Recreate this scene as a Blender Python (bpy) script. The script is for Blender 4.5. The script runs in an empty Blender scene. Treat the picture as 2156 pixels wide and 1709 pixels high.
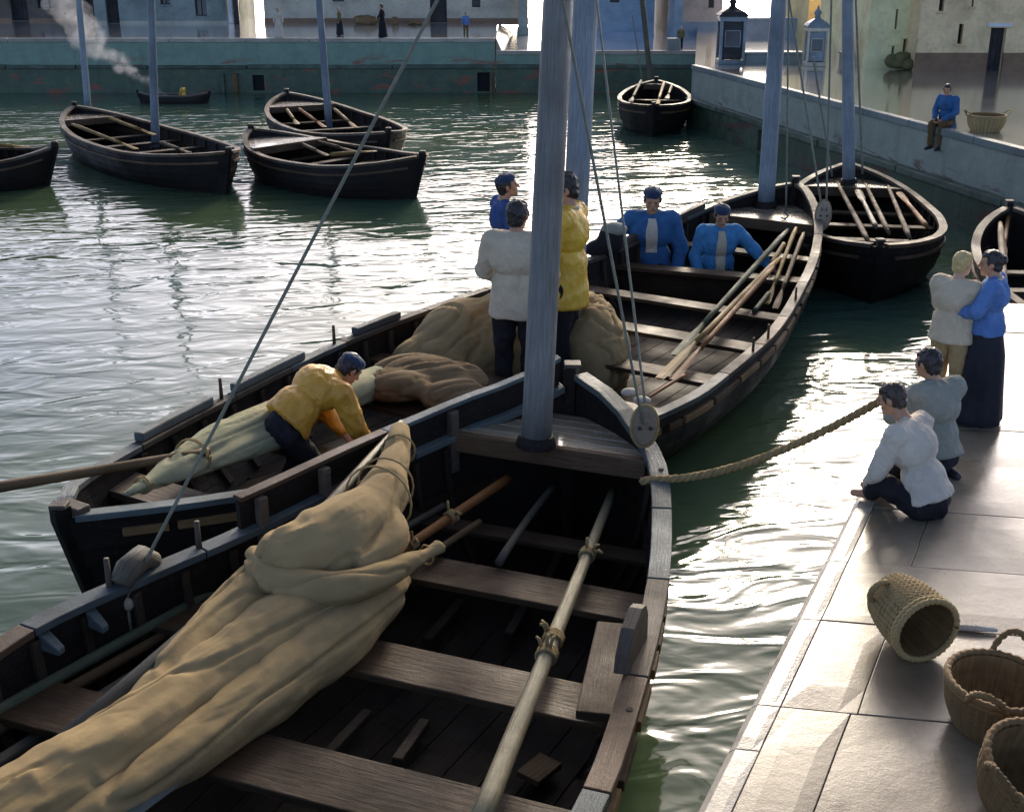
import bpy, math, random
from mathutils import Vector, Matrix, noise, Quaternion

R = random.Random(11)
scene = bpy.context.scene
COL = scene.collection

# ------------------------------------------------------------------ camera
F, CU, CV, HORIZON, EYE = 2600.0, 1078.0, 854.5, -120.0, 3.41
PITCH = math.atan((CV - HORIZON) / F)
CP, SP = math.cos(PITCH), math.sin(PITCH)
cam_d = bpy.data.cameras.new('camera')
cam = bpy.data.objects.new('camera', cam_d)
COL.objects.link(cam)
cam.location = (0, 0, EYE)
cam.rotation_euler = (math.pi / 2 - PITCH, 0, 0)
cam_d.sensor_width = 36
cam_d.lens = F / 2156 * 36
cam_d.clip_end = 3000
cam_d.clip_start = 0.05
scene.camera = cam

# ------------------------------------------------------------------ light
SUN_AZ, SUN_EL = math.radians(12), math.radians(21)
world = bpy.data.worlds.new('World')
scene.world = world
world.use_nodes = True
wn = world.node_tree.nodes
sky = wn.new('ShaderNodeTexSky')
sky.sky_type = 'NISHITA'
sky.sun_disc = False
sky.sun_elevation = SUN_EL
sky.sun_rotation = SUN_AZ
sky.air_density = 0.25
sky.dust_density = 1.3
sky.ozone_density = 0.0
wn['Background'].inputs['Strength'].default_value = 0.15
world.node_tree.links.new(sky.outputs['Color'], wn['Background'].inputs['Color'])
sun_d = bpy.data.lights.new('sun', 'SUN')
sun_d.energy = 0.9
sun_d.angle = math.radians(11)
sun_d.color = (1.0, 0.87, 0.66)
sun = bpy.data.objects.new('sun', sun_d)
COL.objects.link(sun)
sun.location = (20, 60, 40)
sun.rotation_euler = Vector((-math.sin(SUN_AZ) * math.cos(SUN_EL), -math.cos(SUN_AZ) * math.cos(SUN_EL), -math.sin(SUN_EL))).to_track_quat('-Z', 'Y').to_euler()
scene.view_settings.view_transform = 'Standard'
scene.view_settings.look = 'None'
scene.view_settings.gamma = 1
scene.view_settings.use_curve_mapping = False
scene.view_settings.exposure = 1.6
try:
    scene.cycles.use_denoising = True
    scene.cycles.max_bounces = 8
    scene.cycles.volume_max_steps = 128
    scene.cycles.sample_clamp_indirect = 6
except Exception:
    pass

# ------------------------------------------------------------------ survey helpers (metres)
def at(u, v, z):
    a, b = (u - CU) / F, (v - CV) / F
    t = (EYE - z) / (SP + b * CP)
    return Vector((a * t, (CP - b * SP) * t, z))

def atY(u, v, y):
    a, b = (u - CU) / F, (v - CV) / F
    t = y / (CP - b * SP)
    return Vector((a * t, y, EYE - (SP + b * CP) * t))

def V(*a):
    return Vector(a)

# ------------------------------------------------------------------ mesh builder
class MB:
    def __init__(s):
        s.v, s.f, s.g = [], [], []

    def add(s, verts, faces, grain=None):
        o = len(s.v)
        s.v += [Vector(p) for p in verts]
        s.g += grain if grain else [(p[0] * 0.6, p[1] * 0.6, p[2] * 0.6) for p in verts]
        s.f += [tuple(i + o for i in f) for f in faces]
        return s

    def box(s, c, size, M=None, ax=0):
        x, y, z = [k / 2 for k in size]
        P = [V(i, j, k) for i in (-x, x) for j in (-y, y) for k in (-z, z)]
        q = R.random() * 50
        gr = [(p[ax] + q, p[(ax + 1) % 3] + q, p[(ax + 2) % 3]) for p in P]
        if M: P = [M @ p for p in P]
        P = [p + Vector(c) for p in P]
        return s.add(P, [(0, 1, 3, 2), (4, 6, 7, 5), (0, 4, 5, 1), (2, 3, 7, 6), (0, 2, 6, 4), (1, 5, 7, 3)], gr)

    def strip(s, secs, closed=True, cap=True, grain_len=None):
        """secs: rings of equal length; lofts them."""
        n = len(secs[0]); o = []; fs = []; gr = []
        q = R.random() * 50; d = 0; prev = None
        for i, r in enumerate(secs):
            c = sum((Vector(p) for p in r), Vector()) / n
            if prev is not None: d += (c - prev).length
            prev = c
            for j, p in enumerate(r):
                o.append(p); gr.append((d + q, j * 0.37 / n * 3 + q, (Vector(p) - c).length))
        m = n if closed else n - 1
        for i in range(len(secs) - 1):
            for j in range(m):
                a, b = i * n + j, i * n + (j + 1) % n
                fs.append((a, b, b + n, a + n))
        if cap and closed:
            fs.append(tuple(reversed(range(n))))
            fs.append(tuple(range((len(secs) - 1) * n, len(secs) * n)))
        return s.add(o, fs, gr)

    def beam(s, p0, p1, w, h, up=V(0, 0, 1), taper=1.0):
        p0, p1 = Vector(p0), Vector(p1)
        d = (p1 - p0).normalized()
        side = d.cross(up).normalized(); u = side.cross(d)
        secs = []
        for p, k in ((p0, 1), (p1, taper)):
            secs.append([p + side * (w / 2 * k * a) + u * (h / 2 * k * b) for a, b in ((-1, -1), (1, -1), (1, 1), (-1, 1))])
        return s.strip(secs)

    def tube(s, pts, rad, n=10, cap=True, bump=0.0, flat=1.0, up=None, fn=None):
        pts = [Vector(p) for p in pts]
        if not isinstance(rad, (list, tuple)): rad = [rad] * len(pts)
        secs = []; side = None
        for i, p in enumerate(pts):
            d = (pts[min(i + 1, len(pts) - 1)] - pts[max(i - 1, 0)]).normalized()
            if side is None:
                ref = up or (V(0, 0, 1) if abs(d.z) < 0.9 else V(0, 1, 0))
                side = d.cross(ref).normalized()
            else:
                side = (side - d * side.dot(d)).normalized()
            u = side.cross(d)
            ring = []
            for j in range(n):
                a = 2 * math.pi * j / n
                r = rad[i] * (1 + (bump * noise.noise(p * 3 + V(j * 0.7, i * 0.31, 0)) if bump else 0))
                if fn: r *= fn(i / max(1, len(pts) - 1), a)
                ring.append(p + side * (math.cos(a) * r) + u * (math.sin(a) * r * flat))
            secs.append(ring)
        return s.strip(secs, cap=cap)

    def ell(s, c, rad, M=None, nu=14, nv=9):
        P, fs = [], []
        for i in range(nv + 1):
            th = math.pi * i / nv
            for j in range(nu):
                ph = 2 * math.pi * j / nu
                p = V(math.sin(th) * math.cos(ph) * rad[0], math.sin(th) * math.sin(ph) * rad[1], math.cos(th) * rad[2])
                if M: p = M @ p
                P.append(p + Vector(c))
        for i in range(nv):
            for j in range(nu):
                a, b = i * nu + j, i * nu + (j + 1) % nu
                fs.append((a, a + nu, b + nu, b))
        return s.add(P, fs)

    def cap(s, p0, p1, r0, r1, n=12):
        """capsule with two radii"""
        p0, p1 = Vector(p0), Vector(p1)
        d = p1 - p0
        L = d.length
        if L < 1e-5:
            return s.ell(p0, (r0, r0, r0))
        d /= L
        pts, rr = [], []
        for k in range(4):
            a = math.pi / 2 * (1 - k / 4) * 0.96
            pts.append(p0 - d * r0 * math.sin(a)); rr.append(r0 * math.cos(a))
        pts.append(p0); rr.append(r0); pts.append(p1); rr.append(r1)
        for k in range(1, 5):
            a = math.pi / 2 * k / 4 * 0.96
            pts.append(p1 + d * r1 * math.sin(a)); rr.append(r1 * math.cos(a))
        return s.tube(pts, rr, n)

    def mesh(s, name):
        m = bpy.data.meshes.new(name)
        m.from_pydata([tuple(p) for p in s.v], [], s.f)
        a = m.attributes.new('grain', 'FLOAT_VECTOR', 'POINT')
        a.data.foreach_set('vector', [c for g in s.g for c in g])
        m.update()
        return m

    def build(s, name, mat, parent=None, smooth=False, bevel=0.0, sub=0, origin=None):
        w = ORG.get(parent.name, V(0, 0, 0)) if parent else (Vector(origin) if origin is not None else V(0, 0, 0))
        if w.length: s.v = [p - w for p in s.v]
        m = s.mesh(name)
        return link(name, m, mat, parent, smooth, bevel, sub, w)

ORG = {}

def link(name, m, mat, parent=None, smooth=False, bevel=0.0, sub=0, w=V(0, 0, 0)):
    o = bpy.data.objects.new(name, m)
    COL.objects.link(o)
    if mat: m.materials.append(mat)
    if parent:
        o.parent = parent
    else:
        o.location = w
    ORG[o.name] = w
    if smooth:
        m.polygons.foreach_set('use_smooth', [True] * len(m.polygons))
    if bevel:
        b = o.modifiers.new('bevel', 'BEVEL'); b.width = bevel; b.segments = 2; b.limit_method = 'ANGLE'
        b.harden_normals = False
    if sub:
        d = o.modifiers.new('sub', 'SUBSURF'); d.levels = sub; d.render_levels = sub
    return o

def thing(name, label, cat, loc=(0, 0, 0), group=None):
    o = bpy.data.objects.new(name, None)
    COL.objects.link(o)
    o.location = loc
    o.empty_display_size = 0.2
    o['label'] = label; o['category'] = cat; o['kind'] = 'thing'
    if group: o['group'] = group
    ORG[o.name] = Vector(loc)
    return o

def tag(o, label=None, cat=None, group=None, kind=None):
    if label: o['label'] = label
    if cat: o['category'] = cat
    if group: o['group'] = group
    if kind: o['kind'] = kind
    return o

# ------------------------------------------------------------------ materials
def new_mat(name):
    m = bpy.data.materials.new(name)
    m.use_nodes = True
    return m, m.node_tree.nodes, m.node_tree.links, m.node_tree.nodes['Principled BSDF']

def ramp(n, l, fac, stops):
    r = n.new('ShaderNodeValToRGB')
    e = r.color_ramp.elements
    while len(e) < len(stops): e.new(0.5)
    for k, (p, c) in zip(e, stops):
        k.position = p; k.color = (*c, 1)
    l.new(fac, r.inputs['Fac'])
    return r.outputs['Color']

def tex(n, l, vec, scale, detail=6, rough=0.6, dist=0.0):
    t = n.new('ShaderNodeTexNoise')
    t.inputs['Scale'].default_value = scale
    t.inputs['Detail'].default_value = detail
    t.inputs['Roughness'].default_value = rough
    t.inputs['Distortion'].default_value = dist
    l.new(vec, t.inputs['Vector'])
    return t.outputs['Fac']

def mapping(n, l, vec, scale):
    m = n.new('ShaderNodeMapping')
    m.inputs['Scale'].default_value = scale
    l.new(vec, m.inputs['Vector'])
    return m.outputs['Vector']

def mixc(n, l, fac, a, b, mode='MIX'):
    m = n.new('ShaderNodeMix'); m.data_type = 'RGBA'; m.blend_type = mode
    for sock, val in ((m.inputs['Factor'], fac), (m.inputs[6], a), (m.inputs[7], b)):
        if hasattr(val, 'links') or hasattr(val, 'is_output'): l.new(val, sock)
        elif isinstance(val, (int, float)): sock.default_value = val
        else: sock.default_value = (*val, 1)
    return m.outputs[2]

def math_n(n, l, op, a, b=None):
    m = n.new('ShaderNodeMath'); m.operation = op
    for i, x in enumerate((a, b)):
        if x is None: continue
        if isinstance(x, (int, float)): m.inputs[i].default_value = x
        else: l.new(x, m.inputs[i])
    return m.outputs[0]

def maprange(n, l, x, a, b, c, d):
    m = n.new('ShaderNodeMapRange')
    l.new(x, m.inputs['Value'])
    for k, val in zip(('From Min', 'From Max', 'To Min', 'To Max'), (a, b, c, d)): m.inputs[k].default_value = val
    return m.outputs['Result']

def bump(n, l, h, strength, dist, bsdf, prev=None):
    b = n.new('ShaderNodeBump')
    b.inputs['Strength'].default_value = strength
    b.inputs['Distance'].default_value = dist
    l.new(h, b.inputs['Height'])
    if prev: l.new(prev, b.inputs['Normal'])
    l.new(b.outputs['Normal'], bsdf.inputs['Normal'])
    return b.outputs['Normal']

def objrand(n):
    return n.new('ShaderNodeObjectInfo').outputs['Random']

def wood(name, dark, light, rough=(0.4, 0.75), stain=None, grain=1.0, wet=0.0, worn=None):
    m, n, l, p = new_mat(name)
    at_ = n.new('ShaderNodeAttribute'); at_.attribute_name = 'grain'
    g = mapping(n, l, at_.outputs['Vector'], (1.6 * grain, 16 * grain, 16 * grain))
    geo = n.new('ShaderNodeNewGeometry').outputs['Position']
    f1 = tex(n, l, g, 3.0, 8, 0.65, 0.4)
    f2 = tex(n, l, geo, 2.3, 5, 0.6)
    f3 = tex(n, l, geo, 38.0, 4, 0.7)
    c = ramp(n, l, f1, [(0.28, dark), (0.72, light)])
    c = mixc(n, l, maprange(n, l, f2, 0.35, 0.7, 0, 0.65), c, stain or tuple(x * 0.5 for x in dark))
    if worn:
        c = mixc(n, l, maprange(n, l, f3, 0.56, 0.7, 0, 0.8), c, worn)
    v = maprange(n, l, objrand(n), 0, 1, 0.72, 1.25)
    hsv = n.new('ShaderNodeHueSaturation'); l.new(c, hsv.inputs['Color']); l.new(v, hsv.inputs['Value'])
    l.new(hsv.outputs['Color'], p.inputs['Base Color'])
    l.new(maprange(n, l, f2, 0.3, 0.7, rough[0], rough[1]), p.inputs['Roughness'])
    p.inputs['Specular IOR Level'].default_value = 0.5 if wet else 0.22
    if wet: p.inputs['Coat Weight'].default_value = wet; p.inputs['Coat Roughness'].default_value = 0.12
    h = math_n(n, l, 'ADD', f1, math_n(n, l, 'MULTIPLY', f3, 0.4))
    bump(n, l, h, 0.5, 0.012, p)
    return m

def cloth(name, c1, c2=None, rough=0.85, scale=5.0, fold=0.35, sheen=0.0, crease=0.10):
    m, n, l, p = new_mat(name)
    geo = n.new('ShaderNodeTexCoord').outputs['Object']
    f = tex(n, l, geo, scale, 6, 0.6, 0.6)
    f2 = tex(n, l, geo, 260, 2, 0.5)
    f3 = tex(n, l, geo, scale * 3.3, 4, 0.6)
    c2 = c2 or tuple(x * 0.6 for x in c1)
    c = ramp(n, l, f, [(0.3, c2), (0.68, c1)])
    c = mixc(n, l, maprange(n, l, f3, 0.5, 0.75, 0, 0.35), c, tuple(min(1, x * 1.25) for x in c1))
    l.new(c, p.inputs['Base Color'])
    p.inputs['Roughness'].default_value = rough
    p.inputs['Specular IOR Level'].default_value = 0.5 if rough < .6 else 0.2
    if sheen: p.inputs['Sheen Weight'].default_value = sheen
    w1 = tex(n, l, geo, scale * 1.7, 2, 0.5, 1.6)
    cr = math_n(n, l, 'ABSOLUTE', math_n(n, l, 'SUBTRACT', w1, 0.5))
    cr = maprange(n, l, cr, 0.0, 0.09, 0.0, 1.0)
    h = math_n(n, l, 'ADD', math_n(n, l, 'MULTIPLY', f3, 0.5), math_n(n, l, 'MULTIPLY', f2, 0.06))
    h = math_n(n, l, 'ADD', h, math_n(n, l, 'MULTIPLY', cr, crease))
    bump(n, l, h, fold, 0.03, p)
    return m

def stone(name, c1, c2, c3, rough=(0.15, 0.5), scale=1.5, bstr=0.25, puddle=0.0):
    m, n, l, p = new_mat(name)
    geo = n.new('ShaderNodeNewGeometry').outputs['Position']
    f1 = tex(n, l, geo, scale, 8, 0.62, 0.3)
    f2 = tex(n, l, geo, scale * 9, 6, 0.7)
    f3 = tex(n, l, geo, scale * 60, 3, 0.7)
    f4 = tex(n, l, geo, scale * 0.7, 4, 0.55)
    c = ramp(n, l, f1, [(0.28, c2), (0.5, c1), (0.75, c3)])
    c = mixc(n, l, maprange(n, l, f2, 0.5, 0.72, 0, 0.5), c, c2)
    c = mixc(n, l, maprange(n, l, f3, 0.58, 0.72, 0, 0.35), c, tuple(x * 0.5 for x in c2))
    v = maprange(n, l, objrand(n), 0, 1, 0.85, 1.12)
    hsv = n.new('ShaderNodeHueSaturation'); l.new(c, hsv.inputs['Color']); l.new(v, hsv.inputs['Value'])
    l.new(hsv.outputs['Color'], p.inputs['Base Color'])
    l.new(maprange(n, l, f4, 0.36, 0.66, rough[0], rough[1]), p.inputs['Roughness'])
    h = math_n(n, l, 'ADD', math_n(n, l, 'MULTIPLY', f2, 0.7), math_n(n, l, 'MULTIPLY', f3, 0.25))
    bump(n, l, h, bstr, 0.02, p)
    return m

def wallmat(name, top, low, weed, zsplit, rough=0.7):
    """harbour wall: plaster above, weed-grown stone nearer the water"""
    m, n, l, p = new_mat(name)
    geo = n.new('ShaderNodeNewGeometry').outputs['Position']
    st = mapping(n, l, geo, (0.35, 0.35, 2.2))
    f1 = tex(n, l, st, 1.6, 8, 0.62, 0.6)
    f2 = tex(n, l, geo, 3.5, 8, 0.7, 0.2)
    f3 = tex(n, l, mapping(n, l, geo, (0.8, 0.8, 3.5)), 1.3, 6, 0.6, 0.8)
    sep = n.new('ShaderNodeSeparateXYZ'); l.new(geo, sep.inputs[0])
    z = math_n(n, l, 'ADD', sep.outputs['Z'], maprange(n, l, f1, 0, 1, -0.16, 0.16))
    c_top = ramp(n, l, f2, [(0.3, tuple(x * 0.7 for x in top)), (0.65, top)])
    c_low = ramp(n, l, f2, [(0.32, tuple(x * 0.5 for x in low)), (0.6, low), (0.8, tuple(x * 1.9 for x in low))])
    c = mixc(n, l, maprange(n, l, z, zsplit - 0.03, zsplit + 0.03, 1, 0), c_top, c_low)
    w = math_n(n, l, 'MULTIPLY', maprange(n, l, f3, 0.57, 0.6, 0, 1), maprange(n, l, z, zsplit + 0.05, zsplit + 0.25, 0.9, 0.0))
    c = mixc(n, l, w, c, weed)
    streak = tex(n, l, mapping(n, l, geo, (5, 5, 0.35)), 1.0, 5, 0.6)
    c = mixc(n, l, maprange(n, l, streak, 0.52, 0.75, 0, 0.4), c, tuple(x * 0.45 for x in top))
    l.new(c, p.inputs['Base Color'])
    l.new(maprange(n, l, f2, 0.3, 0.7, rough - 0.25, rough + 0.1), p.inputs['Roughness'])
    bump(n, l, math_n(n, l, 'ADD', f2, f1), 0.5, 0.03, p)
    return m

def plain(name, c, rough=0.6, var=0.25, scale=20, metallic=0.0):
    m, n, l, p = new_mat(name)
    geo = n.new('ShaderNodeTexCoord').outputs['Object']
    f = tex(n, l, geo, scale, 5, 0.65)
    l.new(ramp(n, l, f, [(0.3, tuple(x * (1 - var) for x in c)), (0.7, tuple(min(1, x * (1 + var)) for x in c))]), p.inputs['Base Color'])
    p.inputs['Roughness'].default_value = rough
    p.inputs['Metallic'].default_value = metallic
    bump(n, l, f, 0.2, 0.01, p)
    return m

M = {}
M['hull'] = wood('tarred_wood', (0.009, 0.0065, 0.005), (0.027, 0.019, 0.0135), (0.4, 0.75), worn=(0.034, 0.030, 0.028))
M['inner'] = wood('dark_inner_wood', (0.020, 0.0125, 0.0065), (0.058, 0.037, 0.020), (0.45, 0.8))
M['rib'] = wood('rib_wood', (0.028, 0.02, 0.012), (0.08, 0.06, 0.04), (0.4, 0.7))
M['thwart'] = wood('thwart_wood', (0.036, 0.021, 0.010), (0.10, 0.060, 0.028), (0.45, 0.8))
M['floor'] = wood('floor_wood', (0.010, 0.007, 0.0045), (0.034, 0.023, 0.0135), (0.55, 0.9))
M['deck'] = wood('wet_deck_wood', (0.24, 0.19, 0.12), (0.48, 0.41, 0.28), (0.12, 0.35), wet=1.0, stain=(0.22, 0.18, 0.12))
M['teal'] = wood('teal_rail_paint', (0.055, 0.075, 0.072), (0.16, 0.20, 0.195), (0.4, 0.7), stain=(0.05, 0.045, 0.04))
M['greyrail'] = wood('grey_rail_wood', (0.065, 0.050, 0.036), (0.18, 0.145, 0.105), (0.45, 0.75))
M['brownrail'] = wood('brown_rail_wood', (0.06, 0.036, 0.02), (0.17, 0.105, 0.055), (0.4, 0.7))
M['tanrail'] = wood('tan_rail_wood', (0.16, 0.095, 0.04), (0.34, 0.21, 0.09), (0.35, 0.65))
M['mast'] = wood('grey_mast_wood', (0.17, 0.17, 0.155), (0.38, 0.385, 0.36), (0.3, 0.5), stain=(0.12, 0.115, 0.1))
M['mastblue'] = wood('bluish_mast_wood', (0.15, 0.18, 0.20), (0.33, 0.385, 0.41), (0.35, 0.55), stain=(0.1, 0.12, 0.14))
M['oary'] = wood('yellow_oar_wood', (0.20, 0.12, 0.03), (0.42, 0.27, 0.075), (0.5, 0.8))
M['oaro'] = wood('orange_oar_wood', (0.18, 0.07, 0.018), (0.36, 0.15, 0.04), (0.5, 0.8))
M['oarg'] = wood('green_oar_wood', (0.05, 0.062, 0.032), (0.13, 0.155, 0.09), (0.5, 0.8))
M['oarb'] = wood('brown_oar_wood', (0.085, 0.05, 0.022), (0.2, 0.125, 0.055), (0.5, 0.8))
M['spar'] = wood('pale_spar_wood', (0.13, 0.115, 0.065), (0.33, 0.29, 0.17), (0.3, 0.5))
M['pole'] = wood('grey_pole_wood', (0.06, 0.055, 0.04), (0.17, 0.15, 0.105), (0.35, 0.6))
M['canvas'] = cloth('tan_canvas', (0.36, 0.255, 0.115), (0.25, 0.18, 0.085), 0.9, 2.6, 0.35, 0.0, 0.0)
M['canvasg'] = cloth('greenish_canvas', (0.37, 0.34, 0.19), (0.25, 0.26, 0.16), 0.9, 2.6, 0.35, 0.0, 0.0)
M['canvasb'] = cloth('brown_canvas', (0.25, 0.165, 0.08), (0.15, 0.10, 0.048), 0.9, 2.6, 0.35, 0.0, 0.0)
M['rope'] = cloth('hemp_rope', (0.40, 0.29, 0.13), (0.26, 0.18, 0.08), 0.9, 30, 0.4)
M['line'] = plain('tarred_line', (0.17, 0.17, 0.12), 0.8)
M['block'] = wood('pale_block_wood', (0.28, 0.22, 0.15), (0.50, 0.41, 0.29), (0.35, 0.6))
M['iron'] = plain('dark_iron', (0.03, 0.03, 0.032), 0.55, 0.4)
M['skin'] = plain('skin', (0.46, 0.24, 0.13), 0.55, 0.15)
M['skinf'] = plain('fair_skin', (0.55, 0.33, 0.22), 0.55, 0.12)
M['hair'] = plain('dark_hair', (0.022, 0.018, 0.016), 0.45, 0.5, 60)
M['hairbrown'] = plain('brown_hair', (0.05, 0.034, 0.022), 0.45, 0.5, 60)
M['hairfair'] = plain('fair_hair', (0.56, 0.42, 0.17), 0.5, 0.3, 60)
M['beret'] = cloth('navy_beret_wool', (0.03, 0.05, 0.10), (0.016, 0.028, 0.06), 0.95, 12, 0.2, 0.3)
M['yellow'] = cloth('yellow_oilskin', (0.80, 0.50, 0.05), (0.64, 0.36, 0.035), 0.45, 4, 0.5)
M['orange'] = cloth('amber_oilskin', (0.76, 0.40, 0.045), (0.52, 0.22, 0.02), 0.45, 4, 0.6)
M['blue'] = cloth('blue_cotton', (0.05, 0.15, 0.31), (0.028, 0.085, 0.2), 0.85, 5, 0.5)
M['sky'] = cloth('bright_blue_cotton', (0.08, 0.27, 0.48), (0.045, 0.17, 0.34), 0.85, 5, 0.5)
M['navyb'] = cloth('deep_blue_cotton', (0.045, 0.09, 0.24), (0.03, 0.055, 0.16), 0.85, 5, 0.5)
M['cream'] = cloth('cream_linen', (0.60, 0.50, 0.34), (0.46, 0.39, 0.27), 0.85, 5, 0.6)
M['white'] = cloth('white_linen', (0.62, 0.55, 0.43), (0.47, 0.42, 0.34), 0.85, 5, 0.6)
M['greysh'] = cloth('grey_green_linen', (0.32, 0.32, 0.26), (0.22, 0.23, 0.18), 0.85, 5, 0.6)
M['trous'] = cloth('black_trousers', (0.022, 0.02, 0.022), (0.012, 0.011, 0.013), 0.8, 6, 0.5)
M['tan'] = cloth('tan_trousers', (0.42, 0.31, 0.15), (0.3, 0.21, 0.1), 0.85, 5, 0.5)
M['skirt'] = cloth('dark_skirt_wool', (0.03, 0.032, 0.04), (0.015, 0.016, 0.02), 0.9, 5, 0.5)
M['shawl'] = cloth('blue_shawl', (0.13, 0.25, 0.50), (0.06, 0.13, 0.33), 0.9, 8, 0.5)
M['wicker'] = wood('straw_wicker', (0.34, 0.23, 0.09), (0.66, 0.50, 0.23), (0.5, 0.8), stain=(0.16, 0.10, 0.045))
M['wickerd'] = wood('brown_wicker', (0.13, 0.075, 0.03), (0.36, 0.23, 0.095), (0.5, 0.8))
M['slab'] = stone('wet_quay_stone', (0.20, 0.16, 0.105), (0.13, 0.098, 0.058), (0.27, 0.23, 0.165), (0.15, 0.44), 2.2, 0.10)
M['slab'].node_tree.nodes['Principled BSDF'].inputs['Specular IOR Level'].default_value = 0.34
M['kerb'] = stone('pale_kerb_stone', (0.36, 0.32, 0.245), (0.24, 0.21, 0.155), (0.46, 0.42, 0.345), (0.25, 0.5), 2.2, 0.22)
M['joint'] = stone('dark_joint_mortar', (0.09, 0.08, 0.065), (0.06, 0.052, 0.042), (0.13, 0.115, 0.095), (0.4, 0.7), 3)
M['pave'] = stone('wet_paving', (0.42, 0.36, 0.26), (0.32, 0.26, 0.175), (0.52, 0.46, 0.36), (0.04, 0.16), 0.5, 0.02)
M['pavefar'] = stone('pale_wet_paving', (0.60, 0.57, 0.51), (0.47, 0.44, 0.39), (0.68, 0.65, 0.6), (0.06, 0.22), 0.4, 0.03)
for k_ in ('pave', 'pavefar'):
    q_ = M[k_].node_tree.nodes['Principled BSDF']; q_.inputs['Coat Weight'].default_value = 1.0; q_.inputs['Coat Roughness'].default_value = 0.10; q_.inputs['Coat IOR'].default_value = 1.6
M['wallfar'] = wallmat('far_wall_stone', (0.22, 0.32, 0.23), (0.085, 0.125, 0.07), (0.24, 0.08, 0.045), 0.62)
M['wallright'] = wallmat('right_wall_stone', (0.30, 0.33, 0.26), (0.06, 0.09, 0.045), (0.10, 0.04, 0.025), 0.50)
M['ledge'] = stone('mossy_ledge', (0.07, 0.10, 0.065), (0.035, 0.05, 0.03), (0.14, 0.17, 0.12), (0.4, 0.8), 3, 0.5)
M['darkhole'] = plain('dark_recess', (0.008, 0.008, 0.008), 0.9)

def plaster(name, c, d, e=None):
    return stone(name, c, tuple(x * .8 for x in d), e or tuple(min(1, x * 1.25) for x in c), (0.7, 0.95), 1.3, 0.5)
M['pl_brown'] = plaster('brown_plaster', (0.142, 0.116, 0.085), (0.083, 0.065, 0.048))
M['pl_teal'] = plaster('teal_plaster', (0.250, 0.291, 0.252), (0.164, 0.186, 0.158))
M['pl_grey'] = plaster('grey_plaster', (0.524, 0.477, 0.355), (0.349, 0.310, 0.230))
M['pl_blue'] = plaster('blue_plaster', (0.224, 0.322, 0.406), (0.154, 0.238, 0.308))
M['pl_lav'] = plaster('lavender_plaster', (0.540, 0.467, 0.428), (0.405, 0.363, 0.347))
M['pl_beige'] = plaster('beige_plaster', (0.780, 0.741, 0.394), (0.730, 0.523, 0.263))
M['pl_tan'] = plaster('tan_plaster', (0.754, 0.557, 0.298), (0.519, 0.362, 0.188))
M['pl_yellow'] = plaster('yellow_plaster', (0.720, 0.576, 0.264), (0.552, 0.420, 0.180))
M['pl_white'] = plaster('white_plaster', (0.72, 0.70, 0.66), (0.6, 0.58, 0.54))
M['plinth'] = plaster('brown_plinth', (0.244, 0.148, 0.083), (0.146, 0.092, 0.049))
M['door'] = wood('dark_door_wood', (0.018, 0.016, 0.016), (0.06, 0.052, 0.05), (0.4, 0.7))
M['doorbr'] = wood('brown_door_wood', (0.06, 0.028, 0.018), (0.14, 0.07, 0.045), (0.4, 0.7))
M['glass'] = plain('dark_window_glass', (0.02, 0.026, 0.03), 0.12, 0.2)
M['tile'] = plaster('roof_tile', (0.26, 0.12, 0.07), (0.15, 0.075, 0.05))
M['lowwall'] = stone('green_low_wall', (0.17, 0.205, 0.19), (0.11, 0.135, 0.125), (0.25, 0.28, 0.26), (0.5, 0.8), 1.2, 0.3)
M['bluewall'] = stone('blue_low_wall', (0.22, 0.31, 0.40), (0.16, 0.23, 0.31), (0.32, 0.41, 0.50), (0.5, 0.8), 1.2, 0.3)
M['kioskd'] = wood('dark_kiosk_wood', (0.014, 0.014, 0.015), (0.05, 0.05, 0.05), (0.3, 0.6))
M['kioskf'] = wood('blue_grey_kiosk_paint', (0.14, 0.18, 0.20), (0.30, 0.36, 0.38), (0.3, 0.6))
M['nets'] = cloth('olive_nets', (0.17, 0.15, 0.06), (0.10, 0.09, 0.035), 0.95, 14, 0.8)

def water_mat():
    m, n, l, p = new_mat('harbour_water')
    geo = n.new('ShaderNodeNewGeometry').outputs['Position']
    f0 = tex(n, l, geo, 0.16, 3, 0.5)
    c = ramp(n, l, f0, [(0.3, (0.038, 0.088, 0.080)), (0.7, (0.080, 0.108, 0.030))])
    l.new(c, p.inputs['Base Color'])
    p.inputs['Roughness'].default_value = 0.075
    p.inputs['IOR'].default_value = 1.33
    rot = n.new('ShaderNodeMapping'); rot.inputs['Rotation'].default_value = (0, 0, math.radians(-10)); l.new(geo, rot.inputs['Vector'])
    geo2 = rot.outputs['Vector']
    a = tex(n, l, mapping(n, l, geo2, (0.28, 1.05, 1)), 1.0, 2, 0.4, 0.5)
    b = tex(n, l, mapping(n, l, geo2, (1.7, 3.6, 1)), 1.0, 2, 0.45, 0.8)
    d = tex(n, l, mapping(n, l, geo, (5, 8, 1)), 1.0, 2, 0.5, 0.3)
    calm = maprange(n, l, tex(n, l, mapping(n, l, geo2, (0.10, 0.25, 1)), 1.0, 2, .5), .35, .65, .35, 1.0)
    h = math_n(n, l, 'ADD', math_n(n, l, 'MULTIPLY', a, 1.0), math_n(n, l, 'MULTIPLY', b, 0.68))
    h = math_n(n, l, 'ADD', h, math_n(n, l, 'MULTIPLY', d, 0.055))
    h = math_n(n, l, 'MULTIPLY', h, calm)
    bump(n, l, h, 1.0, 0.056, p)
    return m
M['water'] = water_mat()

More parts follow.
